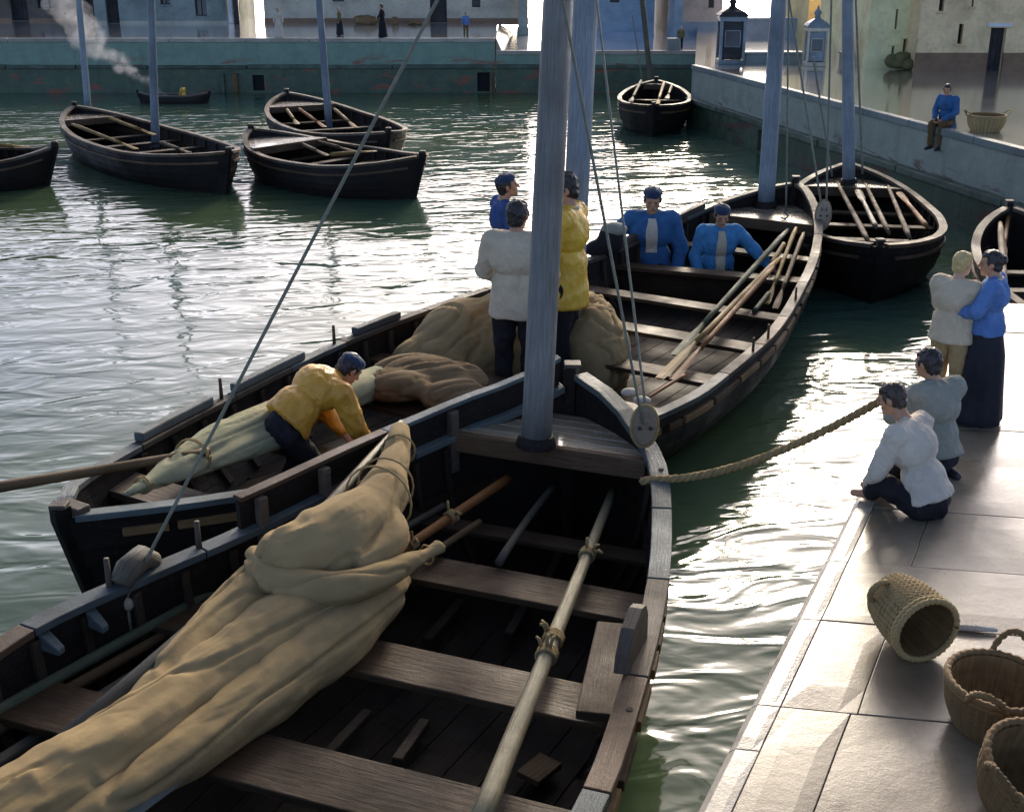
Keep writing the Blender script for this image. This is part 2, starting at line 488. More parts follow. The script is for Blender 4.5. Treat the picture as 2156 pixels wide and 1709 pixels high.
# ------------------------------------------------------------------ setting
def poly_prism(mb, pts, z0, z1):
    n = len(pts)
    vs = [V(x, y, z1) for x, y in pts] + [V(x, y, z0) for x, y in pts]
    fs = [tuple(range(n)), tuple(reversed(range(n, 2 * n)))]
    for i in range(n):
        j = (i + 1) % n
        fs.append((i, i + n, j + n, j))
    return mb.add(vs, fs)

ZQ = 1.155
w = MB()
w.add([V(-160, -40, 0), V(60, -40, 0), V(60, 32.0, 0), V(-160, 32.0, 0)], [(0, 1, 2, 3)])
tag(w.build('water', M['water']), kind='structure')

YW = 30.85
XL, XR = -120, 120
x_step = atY(1042, 90, YW).x
ZL = atY(600, 81, YW).z
ZR = atY(1200, 107, YW).z
PC = at(1463, 137, ZQ); PC2 = at(2156, 312, ZQ)
rdir = (PC2 - PC).normalized()
PE = PC + rdir * 14.5
far_pts = [(XL, YW), (x_step, YW), (x_step, 420), (XL, 420)]
mb = MB(); poly_prism(mb, far_pts, -1.0, ZL)
tag(mb.build('far_quay_ground', M['pavefar']), kind='structure')
mb = MB(); poly_prism(mb, [(x_step + 0.02, YW + 0.12), (PC.x * YW / PC.y + 0.4, YW + 0.12), (PC.x * 60 / PC.y, 60), (XR, 60), (XR, 420), (x_step + 0.02, 420)], -1.0, ZR)
tag(mb.build('lower_quay_ground', M['pavefar']), kind='structure')
# bright sloping end of the higher quay
mb = MB()
mb.add([V(x_step + 0.03, YW + 0.1, ZR + 0.004), V(x_step + 0.03, YW + 0.1, ZL), V(x_step + 0.03, YW + 6, ZL), V(x_step + 0.03, YW + 6, ZR + 0.004), V(x_step + 0.45, YW + 6, ZR + 0.004), V(x_step + 0.16, YW + 0.1, ZR + 0.004)],
       [(1, 2, 4, 5), (0, 1, 5), (2, 3, 4)])
tag(mb.build('quay_ramp', M['kerb']), kind='structure')
back = PC * (1 + 6.2 / PC.y)
mb = MB()
poly_prism(mb, [(PC.x, PC.y), (PE.x, PE.y), (XR, PE.y - 20), (XR, 59.9), (PC.x * 60 / PC.y + 0.05, 59.9)], -1.0, ZQ)
tag(mb.build('right_quay_ground', M['pave']), kind='structure')

def harbour_wall(name, label, a, b, ztop, zled, mat, holes, pilasters=(), cope=None):
    """a-b along the wall at the water; outward normal is to the right of a->b"""
    a, b = V(a.x, a.y, 0), V(b.x, b.y, 0)
    d = (b - a).normalized(); nrm = V(d.y, -d.x, 0)
    if nrm.y > 0: nrm = -nrm
    t = thing(name, label, 'harbour wall', a)
    L = (b - a).length
    m = MB()
    def seg(x0, x1, z0, z1, out):
        P = []
        k = max(1, int((x1 - x0) / 2.5))
        for i in range(k + 1):
            x = x0 + (x1 - x0) * i / k
            P.append([a + d * x + nrm * o + V(0, 0, z) for o, z in ((-0.05, z0), (out, z0), (out, z1), (-0.05, z1))])
        m.strip(P)
    seg(0, L, zled - 0.02, ztop - 0.09, 0.05)
    # lower course, broken by the drains
    xs = sorted(holes)
    x0 = 0
    for (x, wd, z0, z1) in xs:
        seg(x0, x - wd / 2, -0.8, zled - 0.05, 0.12)
        seg(x - wd / 2, x + wd / 2, z1, zled - 0.05, 0.12)
        if z0 > 0.02: seg(x - wd / 2, x + wd / 2, -0.8, z0, 0.12)
        x0 = x + wd / 2
    seg(x0, L, -0.8, zled - 0.05, 0.12)
    m.build('wall_face', mat, t)
    m = MB()
    x = 0
    while x < L:
        x1 = min(L, x + R.uniform(1.6, 2.6))
        seg(x + 0.01, x1 - 0.01, zled - 0.05, zled + R.uniform(0.02, 0.05), R.uniform(0.16, 0.19))
        m.build('ledge_stone', M['ledge'], t, bevel=0.012); m = MB()
        x = x1
    x = 0
    while x < L:
        x1 = min(L, x + R.uniform(1.5, 2.3))
        seg(x + 0.004, x1 - 0.004, ztop - 0.09, ztop + 0.006, 0.075)
        m.build('coping_stone', cope or M['kerb'], t, bevel=0.012); m = MB()
        x = x1
    for (x, wd, z0, z1) in xs:
        c = a + d * x
        q = MB(); q.beam(c + nrm * 0.02 + V(0, 0, (z0 + z1) / 2) - d * wd / 2, c + nrm * 0.02 + V(0, 0, (z0 + z1) / 2) + d * wd / 2, 0.02, z1 - z0)
        q.build('drain_opening', M['darkhole'], t)
    for (x, wd, z0, z1, mt) in pilasters:
        c = a + d * x
        q = MB(); q.beam(c + nrm * 0.16 + V(0, 0, z0), c + nrm * 0.16 + V(0, 0, z1), wd, 0.08, up=nrm)
        q.build('fender_post', mt, t, bevel=0.01)
    return t

a = V(-40, YW, 0)
def fx(u): return atY(u, 180, YW - 0.1).x + 40
harbour_wall('harbour_wall', 'long green weed-stained harbour wall across the far side of the basin', a, V(x_step, YW, 0), ZL, 0.62, M['wallfar'],
             [(fx(545), 0.28, 0.05, 0.42), (fx(1019), 0.32, 0.03, 0.48)], [(fx(497), 0.13, 0, 0.47, M['tanrail']), (fx(470), 0.1, 0, 0.47, M['ledge']), (fx(1034), 0.06, 0, 0.47, M['tanrail'])])
harbour_wall('harbour_wall', 'lower stretch of green harbour wall behind the two tall masts', V(x_step + 0.02, YW, 0), V(PC.x * YW / PC.y + 0.2, YW, 0), ZR, 0.62, M['wallfar'], [])
harbour_wall('harbour_wall', 'grey-green wall of the right quay running down past the moored boats', V(PC.x, PC.y, 0) , V(PE.x, PE.y, 0), ZQ, 0.5, M['wallright'],
             [((at(1590, 300, 0.2).xy - PC.xy).length, 0.5, 0.03, 0.38)], cope=M['lowwall'])
# square pier block on the low far quay
p = atY(1417, 107, YW + 0.2)
mb = MB(); mb.box((p.x, YW + 0.16, ZR + 0.13), (0.3, 0.3, 0.3))
tag(mb.build('mooring_block', M['lowwall'], bevel=0.02, origin=(p.x, YW + 0.16, ZR)), 'squat green-grey stone mooring block on the far quay edge behind the small boat', 'mooring block')

# ---- near quay of slabs
E0 = at(1468, 1709, ZQ); E1 = at(1789, 1075, ZQ)
edir = (E1 - E0).normalized()
c0, c1 = at(1654, 1482, ZQ), at(1996, 1514, ZQ)
cdir = (c1 - c0).normalized()
def sc(u, v):
    d = at(u, v, ZQ) - E0
    det = edir.x * cdir.y - edir.y * cdir.x
    return ((d.x * cdir.y - d.y * cdir.x) / det, (edir.x * d.y - edir.y * d.x) / det)
def qpt(s, c, z=ZQ):
    p = E0 + edir * s + cdir * c
    return V(p.x, p.y, z)
K1 = at(2045, 634, ZQ); K2 = at(2156, 676, ZQ)
s_end = sc(2045, 634)[0]
kdir = (K2 - K1).normalized()
base = MB()
far_r = K1 + kdir * 9
poly_prism(base, [tuple(qpt(-14, 0).xy), tuple(qpt(s_end, 0).xy), tuple((qpt(s_end, 0) + kdir * 9).xy), (14, -8), (6, -14)], -1, ZQ - 0.03)
quay = tag(base.build('near_quay_ground', M['joint']), kind='structure')
S_ROWS = [-6, -4.6, -3.4, -2.3, -1.2, -0.25, sc(1604, 1482)[0], sc(1686, 1300)[0], sc(1739, 1178)[0], sc(1815, 1066)[0]]
while S_ROWS[-1] < s_end - 0.5: S_ROWS.append(S_ROWS[-1] + R.uniform(0.5, 0.75))
S_ROWS[-1] = s_end - 0.004
kw = sc(1800, 1082)[1]
kerb_w = sc(1539, 1709)[1]
c_long = {5: sc(1720, 1690)[1], 6: sc(1807, 1496)[1], 8: sc(1915, 1200)[1]}
def slab(s0, s1, c0_, c1_, name, mat, chamfer=0.0, dz=0.0):
    g = 0.0013
    m = MB()
    h = 0.2
    zt = ZQ + dz
    lo = V(0, 0, -h)
    # light subdivision so the top is slightly uneven
    nu, nv = 4, 4
    P = []
    for i in range(nu + 1):
        for j in range(nv + 1):
            s_ = s0 + g + (s1 - s0 - 2 * g) * i / nu
            c_ = c0_ + g + (c1_ - c0_ - 2 * g) * j / nv
            q = qpt(s_, c_, zt)
            edge = i in (0, nu) or j in (0, nv)
            q.z += 0.0022 * noise.noise(V(q.x * 2.1, q.y * 2.1, 3)) - (0.003 if edge else 0)
            q.x += 0.004 * noise.noise(V(q.x * 9, q.y * 9, 7)) if edge else 0
            if chamfer and j == 0: q.z -= chamfer
            P.append(q)
    fs = [(i * (nv + 1) + j, (i + 1) * (nv + 1) + j, (i + 1) * (nv + 1) + j + 1, i * (nv + 1) + j + 1) for i in range(nu) for j in range(nv)]
    ring = [i * (nv + 1) for i in range(nu + 1)] + [nu * (nv + 1) + j for j in range(1, nv + 1)] + [i * (nv + 1) + nv for i in range(nu - 1, -1, -1)] + [j for j in range(nv - 1, 0, -1)]
    o = len(P)
    for k in ring: P.append(P[k] + lo)
    for k in range(len(ring)):
        kk = (k + 1) % len(ring)
        fs.append((ring[k], o + k, o + kk, ring[kk]))
    m.add(P, fs)
    return m.build(name, mat, quay, bevel=0.0022)
for i in range(len(S_ROWS) - 1):
    s0, s1 = S_ROWS[i], S_ROWS[i + 1]
    if i == 6: pass
    kk = [s0, s1]
    if i in (5,): kk = [s0, sc(1547, 1574)[0], s1]
    for a_, b_ in zip(kk, kk[1:]):
        slab(a_, b_, -0.005, kerb_w, 'kerb_stone', M['kerb'], 0.016)
    c = kerb_w
    first = c_long.get(i)
    while c < 6.5:
        c2 = first if first else c + R.uniform(0.75, 1.35)
        first = None
        if c2 - c < 0.15: c2 = c + 0.5
        # keep the far end of the quay open to the water
        slab(s0, s1, c, c2, 'paving_slab', M['slab'], 0, R.uniform(-0.003, 0.003))
        c = c2
# quay face under the kerb
fw = thing('harbour_wall', 'face of the near quay under the pale kerb where the children sit', 'harbour wall', qpt(0, 0, 0))
for i in range(len(S_ROWS) - 1):
    for z0, z1 in ((0.62, 0.97), (0.2, 0.61), (-0.6, 0.19)):
        m = MB()
        s0, s1 = S_ROWS[i] + 0.008, S_ROWS[i + 1] - 0.008
        m.strip([[qpt(s, c, z) for c, z in ((-0.0, z0), (-0.0, z1 - 0.01), (0.12, z1 - 0.01), (0.12, z0))] for s in (s0, s1)])
        m.build('wall_block', M['wallright'], fw, bevel=0.01)
# ------------------------------------------------------------------ buildings
def facade_grid(x0, x1, z0, z1, holes):
    xs = sorted({x0, x1, *[h[0] for h in holes], *[h[1] for h in holes]})
    zs = sorted({z0, z1, *[h[2] for h in holes], *[h[3] for h in holes]})
    xs = [x for x in xs if x0 <= x <= x1]; zs = [z for z in zs if z0 <= z <= z1]
    for i in range(len(xs) - 1):
        for j in range(len(zs) - 1):
            mx, mz = (xs[i] + xs[i + 1]) / 2, (zs[j] + zs[j + 1]) / 2
            if not any(h[0] < mx < h[1] and h[2] < mz < h[3] for h in holes):
                yield xs[i], xs[i + 1], zs[j], zs[j + 1]

def building(name, label, x0, x1, y, z0, height, depth, mat, doors=(), windows=(), plinth=None, roof='tile', cat='building', pl_mat=None):
    """front faces -Y; doors/windows as (xa, xb, za, zb[, mat])"""
    t = thing(name, label, cat, ((x0 + x1) / 2, y, z0))
    z1 = z0 + height
    holes = [tuple(h[:4]) for h in list(doors) + list(windows)]
    m = MB()
    T = 0.16
    for a, b, c, d in facade_grid(x0, x1, z0 - 0.05, z1, holes):
        P = [V(a, y, c), V(b, y, c), V(b, y, d), V(a, y, d)]
        m.add(P, [(0, 1, 2, 3)])
    for a, b, c, d in holes:
        m.add([V(a, y, c), V(b, y, c), V(b, y, d), V(a, y, d), V(a, y + T, c), V(b, y + T, c), V(b, y + T, d), V(a, y + T, d)],
              [(0, 4, 5, 1), (1, 5, 6, 2), (2, 6, 7, 3), (3, 7, 4, 0)])
    m.add([V(x0, y, z0 - .05), V(x0, y, z1), V(x0, y + depth, z1), V(x0, y + depth, z0 - .05), V(x1, y, z0 - .05), V(x1, y, z1), V(x1, y + depth, z1), V(x1, y + depth, z0 - .05)],
          [(0, 1, 2, 3), (4, 7, 6, 5), (3, 2, 6, 7)])
    m.build('wall', mat, t)
    ov = 0.14
    yr = y + depth / 2
    m = MB()
    hr = min(0.9, depth * 0.2)
    m.add([V(x0 - ov, y - ov, z1 + .002), V(x1 + ov, y - ov, z1 + .002), V(x1 + ov, yr, z1 + hr), V(x0 - ov, yr, z1 + hr), V(x1 + ov, y + depth + ov, z1 + .002), V(x0 - ov, y + depth + ov, z1 + .002),
           V(x0 - ov, y - ov, z1 - .06), V(x1 + ov, y - ov, z1 - .06), V(x1 + ov, y + depth + ov, z1 - .06), V(x0 - ov, y + depth + ov, z1 - .06)],
          [(0, 1, 2, 3), (3, 2, 4, 5), (6, 7, 1, 0), (8, 9, 5, 4), (1, 7, 8, 4, 2), (6, 0, 3, 5, 9), (6, 9, 8, 7)])
    m.build('roof', M[roof], t)
    if plinth:
        segs = []
        cuts = sorted([(h[0], h[1]) for h in holes if h[2] < z0 + plinth])
        xx = x0 - 0.012
        for a, b in cuts:
            segs.append((xx, a)); xx = b
        segs.append((xx, x1 + 0.012))
        m = MB()
        for a, b in segs:
            if b - a > 0.02:
                m.box(((a + b) / 2, y + 0.01, z0 + plinth / 2 - 0.02), (b - a, 0.06, plinth + .04))
        m.build('plinth', pl_mat or M['plinth'], t, bevel=0.01)
    for h in doors:
        a, b, c, d = h[:4]; mt = h[4] if len(h) > 4 else M['door']
        nb = max(2, int((b - a) / 0.09))
        dr = None
        m = MB(); m.box(((a + b) / 2, y + T - 0.01, (c + d) / 2), (b - a, 0.03, d - c)); dr = m.build('door', mt, t)
        m = MB()
        for k in range(nb):
            wv = (b - a) / nb
            m.box((a + wv * (k + .5), y + T - 0.032, (c + d) / 2), (wv * 0.93, 0.02, d - c - 0.015), ax=2)
        m.build('door_boards', mt, dr)
        m = MB(); m.box(((a + b) / 2, y - 0.012, d + 0.05), (b - a + 0.16, 0.06, 0.07)); m.build('lintel', M['pl_white'] if mat is M['pl_tan'] else mat, t, bevel=0.008)
    for h in windows:
        a, b, c, d = h[:4]
        m = MB(); m.box(((a + b) / 2, y + T - 0.02, (c + d) / 2), (b - a, 0.01, d - c)); wd = m.build('window', M['glass'], t)
        m = MB(); fwid = 0.022
        for q, s in (((a + fwid / 2, (c + d) / 2), (fwid, d - c)), ((b - fwid / 2, (c + d) / 2), (fwid, d - c)), (((a + b) / 2, c + fwid / 2), (b - a - 2 * fwid, fwid)), (((a + b) / 2, d - fwid / 2), (b - a - 2 * fwid, fwid)), (((a + b) / 2, (c + d) / 2), (0.014, d - c - 2 * fwid))):
            m.box((q[0], y + T - 0.04, q[1]), (s[0], 0.03, s[1]))
        m.build('window_frame', M['door'], wd)
        m = MB(); m.box(((a + b) / 2, y - 0.012, c - 0.018), (b - a + 0.08, 0.06, 0.035)); m.build('sill', mat, t, bevel=0.006)
    return t

def fr(y, u0, v0, u1, v1, mat=None):
    """opening from two photo corners on the plane y"""
    p, q = atY(u0, v1, y), atY(u1, v0, y)
    r = (p.x, q.x, p.z, q.z)
    return r + (mat,) if mat else r
def X(u, v, y): return atY(u, v, y).x

y = at(100, 45, ZL).y
building('quayside_house', 'dark brown quayside house at the far left behind the smoke', X(-160, 30, y), X(198, 30, y), y, ZL, 2.3, 4, M['pl_brown'],
         doors=[fr(y, 26, -60, 48, 44), fr(y, 176, -60, 198 - 6, 44)], windows=[fr(y, 80, -40, 118, 18)], plinth=0.08)
y = at(300, 50, ZL).y
b = building('quayside_house', 'teal plastered quayside house with one dark slit doorway', X(199, 30, y), X(478, 30, y), y, ZL, 2.2, 4, M['pl_teal'],
         doors=[fr(y, 226, -70, 240, 49.8)], windows=[fr(y, 412, -40, 430, 34), fr(y, 338, -60, 352, 10)], plinth=0.07, pl_mat=M['pl_grey'])
m = MB(); m.box((X(486, 30, y), y + .1, ZL + 1.1), (0.14, 0.3, 2.2)); tag(m.build('gate_pillar', M['pl_white'], bevel=.02, origin=(X(486, 30, y), y + .1, ZL)), 'pale gate pillar at the corner of the teal house', 'pillar')
m = MB(); m.box((X(500, 30, y), y - .1, ZL + 1.0), (0.15, 0.2, 2.0)); m.box((X(500, 30, y), y - .1, ZL + 2.03), (0.2, 0.25, 0.06)); tag(m.build('gate_pillar', M['kioskd'], bevel=.02, origin=(X(500, 30, y), y - .1, ZL)), 'dark timber gate post beside the bright gap in the houses', 'pillar')
y = at(800, 49, ZL).y
building('quayside_house', 'long grey quayside house with a black doorway beside the ramp', X(556, 30, y), X(1112, 30, y), y, ZL, 2.4, 4.5, M['pl_grey'],
         doors=[fr(y, 906, -80, 939, 48.8)], windows=[fr(y, 994, -40, 1011, 16), fr(y, 700, -60, 722, 4)], plinth=0.13)
m = MB(); px = X(1101, 30, y - .5); m.box((px, y - .55, ZR + 1.25), (0.27, 0.3, 2.5)); m.box((px, y - .55, ZR + .1), (.34, .37, .2)); tag(m.build('stone_pier', M['pl_teal'], bevel=.02, origin=(px, y - .55, ZR)), 'tall dark stone pier left of the near mast', 'pillar')
y = at(1350, 76, ZR).y
building('quayside_house', 'blue plastered house behind the two tall masts', X(1250, 30, y), X(1378, 30, y), y, ZR, 2.4, 4, M['pl_blue'], windows=[fr(y, 1284, -50, 1306, 6)], plinth=0.1, pl_mat=M['bluewall'])
building('quayside_house', 'lavender plastered house with a small blue window by the dark kiosk', X(1412, 30, y), X(1528, 30, y), y + .6, ZR + .02, 2.4, 4, M['pl_lav'],
         windows=[fr(y + .6, 1491, -40, 1506, 17)], plinth=0.32, pl_mat=M['bluewall'])
building('quayside_house', 'narrow blue shed with a plank door between blue and lavender houses', X(1420, 50, y - 1.5), X(1436, 50, y - 1.5), y - 1.5, ZR + .02, 1.5, 1.2, M['pl_blue'], roof='pl_blue')
y = at(1735, 118, ZQ).y + 4
building('narrow_house', 'narrow yellow house facade rising behind the pale kiosk', X(1701, 40, y), X(1768, 40, y), y, ZQ, 3.2, 3, M['pl_yellow'], windows=[fr(y, 1722, -60, 1740, -14)])
y = at(1870, 143, ZQ).y
building('quayside_house', 'tall beige house with two small doorways on the right quay', X(1826, 90, y), X(1931, 90, y), y, ZQ, 3.0, 4, M['pl_beige'],
         doors=[fr(y, 1874, 98, 1884, 138), fr(y, 1897, 83, 1912, 138, M['doorbr'])], windows=[fr(y, 1883, 20, 1892, 62)])
y = at(1930, 150, ZQ).y
building('quayside_house', 'broad tan house with a large dark door and brown plinth', X(1932, 90, y), X(2560, 90, y), y, ZQ, 3.2, 5, M['pl_tan'],
         doors=[fr(y, 2075, 59, 2120, 153)], windows=[fr(y, 2015, 51, 2030, 93), fr(y, 1976, -40, 1994, 24), fr(y, 2045, -40, 2056, 15), fr(y, 2260, -20, 2300, 60)], plinth=0.33)
# low walls closing the bright plaza
y = at(1600, 133, ZQ).y
def low_wall(label, xa, xb, y, z0, h, mat, name='low_wall'):
    t = thing(name, label, 'low wall', ((xa + xb) / 2, y, z0))
    x = xa
    while x < xb - 0.05:
        x1 = min(xb, x + R.uniform(0.8, 1.3))
        m = MB(); m.box(((x + x1) / 2, y, z0 + h / 2 - 0.02), (x1 - x - 0.012, 0.3, h)); m.build('wall_block', mat, t, bevel=0.012)
        x = x1
    m = MB(); m.box(((xa + xb) / 2, y, z0 + h), (xb - xa + 0.04, 0.36, 0.05)); m.build('coping', mat, t, bevel=0.012)
low_wall('low green-grey wall along the bright plaza behind the dark kiosk', X(1566, 120, y), X(1690, 120, y), y, ZQ, 0.2, M['lowwall'])
low_wall('low green-grey wall along the bright plaza right of the pale kiosk', X(1770, 120, y), X(1822, 120, y), y, ZQ, 0.2, M['lowwall'])
y = at(1600, 80, ZQ).y
low_wall('long blue-grey parapet across the back of the bright plaza', X(1535, 60, y), X(1697, 60, y), y, ZQ, 0.46, M['bluewall'], 'parapet_wall')
low_wall('grey-beige parapet between the yellow and beige houses', X(1772, 60, y), X(1822, 60, y), y, ZQ, 0.46, M['pl_beige'], 'parapet_wall')

def kiosk(label, u, v, wpx, hpx, body, frame, finial):
    b = at(u, v, ZQ)
    k = b.y * CP + (EYE - ZQ) * SP
    W_, H_ = wpx * k / F, hpx * k / F / CP
    t = thing('kiosk', label, 'kiosk', b)
    m = MB(); m.box(b + V(0, 0, 0.04), (W_ * 1.02, W_ * 0.9, 0.08)); m.build('base', frame, t, bevel=.012)
    m = MB(); m.box(b + V(0, 0, 0.08 + H_ * .37), (W_ * .84, W_ * .72, H_ * .70)); m.build('body', body, t, bevel=.01)
    for sx in (-1, 1):
        for sy in (-1, 1):
            m = MB(); m.box(b + V(sx * W_ * .44, sy * W_ * .38, 0.08 + H_ * .37), (W_ * .11, W_ * .11, H_ * .72), ax=2); m.build('corner_post', frame, t, bevel=.006)
    m = MB(); m.box(b + V(0, -W_ * .37, .08 + H_ * .4), (W_ * .56, .012, H_ * .28)); pn = m.build('window', M['glass'], t)
    m = MB()
    for s in (-1, 1):
        m.box(b + V(s * W_ * .29, -W_ * .375, .08 + H_ * .4), (.015, .02, H_ * .3)); m.box(b + V(0, -W_ * .375, .08 + H_ * (.4 + s * .15)), (W_ * .58, .02, .015))
    m.build('window_frame', frame, pn)
    m = MB(); m.box(b + V(0, 0, .08 + H_ * .765), (W_ * 1.06, W_ * .92, H_ * .09)); m.build('cornice', frame, t, bevel=.01)
    m = MB(); z = b.z + .08 + H_ * .81
    s = W_ * .5
    m.strip([[V(b.x + a * s * k2, b.y + c * s * .88 * k2, z + dz) for a, c in ((-1, -1), (1, -1), (1, 1), (-1, 1))] for k2, dz in ((1.12, 0), (1.12, .03), (.86, .09), (.30, .16), (.22, .19))])
    m.build('roof', body, t)
    if finial:
        m = MB(); m.tube([V(b.x, b.y, z + .17), V(b.x, b.y, z + .22), V(b.x, b.y, z + .27), V(b.x, b.y, z + .33), V(b.x, b.y, z + .40)], [.06, .05, .085, .03, .012], 10); m.build('finial', body, t, smooth=True)
kiosk('dark panelled kiosk with a finial near the corner of the right quay', 1536, 134, 54, 100, M['kioskd'], M['kioskf'], True)
kiosk('pale blue-grey kiosk in front of the narrow yellow house', 1713, 139, 42, 80, M['kioskf'], M['pl_grey'], True)
# heap of nets by the doorways
p = at(1897, 147, ZQ)
m = MB()
for k in range(9):
    q = p + V(R.uniform(-.28, .28), R.uniform(-.1, .12), R.uniform(0.06, .2)); m.ell(q, (R.uniform(.1, .2), R.uniform(.09, .14), R.uniform(.08, .15)), nu=12, nv=8)
o = m.build('lumpy_heap', M['nets'], smooth=True, origin=p)
tag(o, 'olive heap of fishing nets under the doorways of the beige house', 'nets')

# ------------------------------------------------------------------ boats
def interp(tab, s, k):
    n = len(tab)
    if s <= tab[0][0]: return tab[0][k]
    if s >= tab[-1][0]: return tab[-1][k]
    for i in range(n - 1):
        if tab[i][0] <= s <= tab[i + 1][0]:
            break
    def slope(j):
        if j == 0: return (tab[1][k] - tab[0][k]) / (tab[1][0] - tab[0][0])
        if j == n - 1: return (tab[-1][k] - tab[-2][k]) / (tab[-1][0] - tab[-2][0])
        d0 = (tab[j][k] - tab[j - 1][k]) / (tab[j][0] - tab[j - 1][0])
        d1 = (tab[j + 1][k] - tab[j][k]) / (tab[j + 1][0] - tab[j][0])
        return 0 if d0 * d1 < 0 else 2 * d0 * d1 / (d0 + d1 + 1e-9)
    h = tab[i + 1][0] - tab[i][0]
    t = (s - tab[i][0]) / h
    m0, m1 = slope(i) * h, slope(i + 1) * h
    return (2 * t**3 - 3 * t**2 + 1) * tab[i][k] + (t**3 - 2 * t**2 + t) * m0 + (-2 * t**3 + 3 * t**2) * tab[i + 1][k] + (t**3 - t**2) * m1

class Hull:
    def __init__(h, p0, a, L, left, right, kz=-0.28, rake=(0.12, 0.2), floor=0.06):
        h.p0, h.a = V(p0[0], p0[1], 0), V(a[0], a[1], 0).normalized()
        h.n = V(-h.a.y, h.a.x, 0)          # towards the right-hand table
        h.L, h.left, h.right, h.kz, h.rake, h.floor = L, left, right, kz, rake, floor
    def g(h, side, s):
        tab = h.left if side < 0 else h.right
        hh = interp(tab, s, 1) * side
        return h.p0 + h.a * s + h.n * hh + V(0, 0, interp(tab, s, 2))
    def out(h, side, s):
        e = 0.03
        d = h.g(side, min(h.L, s + e)) - h.g(side, max(0, s - e)); d.z = 0
        d.normalize()
        o = V(d.y, -d.x, 0)
        if o.dot(h.n) * side < 0: o = -o
        return o
    def full(h, s):
        t = s / h.L
        return 1.25 + 1.7 * max(0, math.sin(math.pi * min(1, max(0, t)))) ** 0.6
    def p(h, side, s, q):
        G = h.g(side, s)
        C = (h.g(-1, s) + h.g(1, s)) / 2
        w = max(0.0, 1 - q ** h.full(s)) ** 0.66
        t = s / h.L
        sh = h.rake[0] * q * max(0, 1 - t / .3) - h.rake[1] * q * max(0, 1 - (1 - t) / .3)
        x = C + (G - C) * w + h.a * sh
        x.z = G.z + (h.kz - G.z) * q
        return x
    def q(h, side, s, z):
        G = h.g(side, s)
        return min(0.98, max(0, (G.z - z) / (G.z - h.kz)))
    def pz(h, side, s, z):
        return h.p(side, s, h.q(side, s, z))
    def ss(h, a=0, b=None, n=40):
        b = h.L if b is None else b
        return [a + (b - a) * i / n for i in range(n + 1)]
    def allss(h, n=44):
        return [h.L * (0.5 - 0.5 * math.cos(math.pi * i / n)) for i in range(n + 1)]

    def rail(h, mb, side, s0, s1, q, inn, out, z0, z1, n=None):
        n = n or max(2, int((s1 - s0) / 0.12))
        secs = []
        for s in h.ss(s0, s1, n):
            P = h.p(side, s, q); o = h.out(side, s)
            secs.append([P + o * a + V(0, 0, b) for a, b in ((-inn, z0), (out, z0), (out, z1), (-inn, z1))])
        mb.strip(secs)
        return mb

QS = [0, .1, .21, .33, .46, .6, .78, 1.0]

def strake(h, mb, side, k, ss):
    q0, q1 = QS[k], QS[k + 1]
    secs = []
    for s in ss:
        a, b = h.p(side, s, q0), h.p(side, s, q1)
        o = h.out(side, s)
        secs.append([a + o * 0.002, b + o * 0.012 - V(0, 0, .006), b - o * 0.02, a - o * 0.02])
    mb.strip(secs)

def thwart(h, t, s, z, w=0.2, th=0.035, mat=None, name='thwart', s2=None, inset=0.01):
    """a bench plank across the boat; s2 lets the right-hand end sit further aft or forward"""
    m = MB()
    s2 = s if s2 is None else s2
    secs = []
    A = [h.pz(-1, s - w / 2, z), h.pz(1, s2 - w / 2, z), h.pz(1, s2 + w / 2, z), h.pz(-1, s + w / 2, z)]
    c = sum(A, V(0, 0, 0)) / 4
    A = [p + (c - p).normalized() * inset for p in A]
    for p in A: p.z = z
    q = R.random() * 20
    L_ = (A[1] - A[0]).length
    vs = A + [p - V(0, 0, th) for p in A]
    gr = [(q, q, 0), (q + L_, q, 0), (q + L_, q + w, 0), (q, q + w, 0)]
    m.add(vs, [(3, 2, 1, 0), (4, 5, 6, 7), (0, 1, 5, 4), (1, 2, 6, 5), (2, 3, 7, 6), (3, 0, 4, 7)], gr + [(x, y, th) for x, y, _ in gr])
    return m.build(name, mat or M['thwart'], t, bevel=0.006)

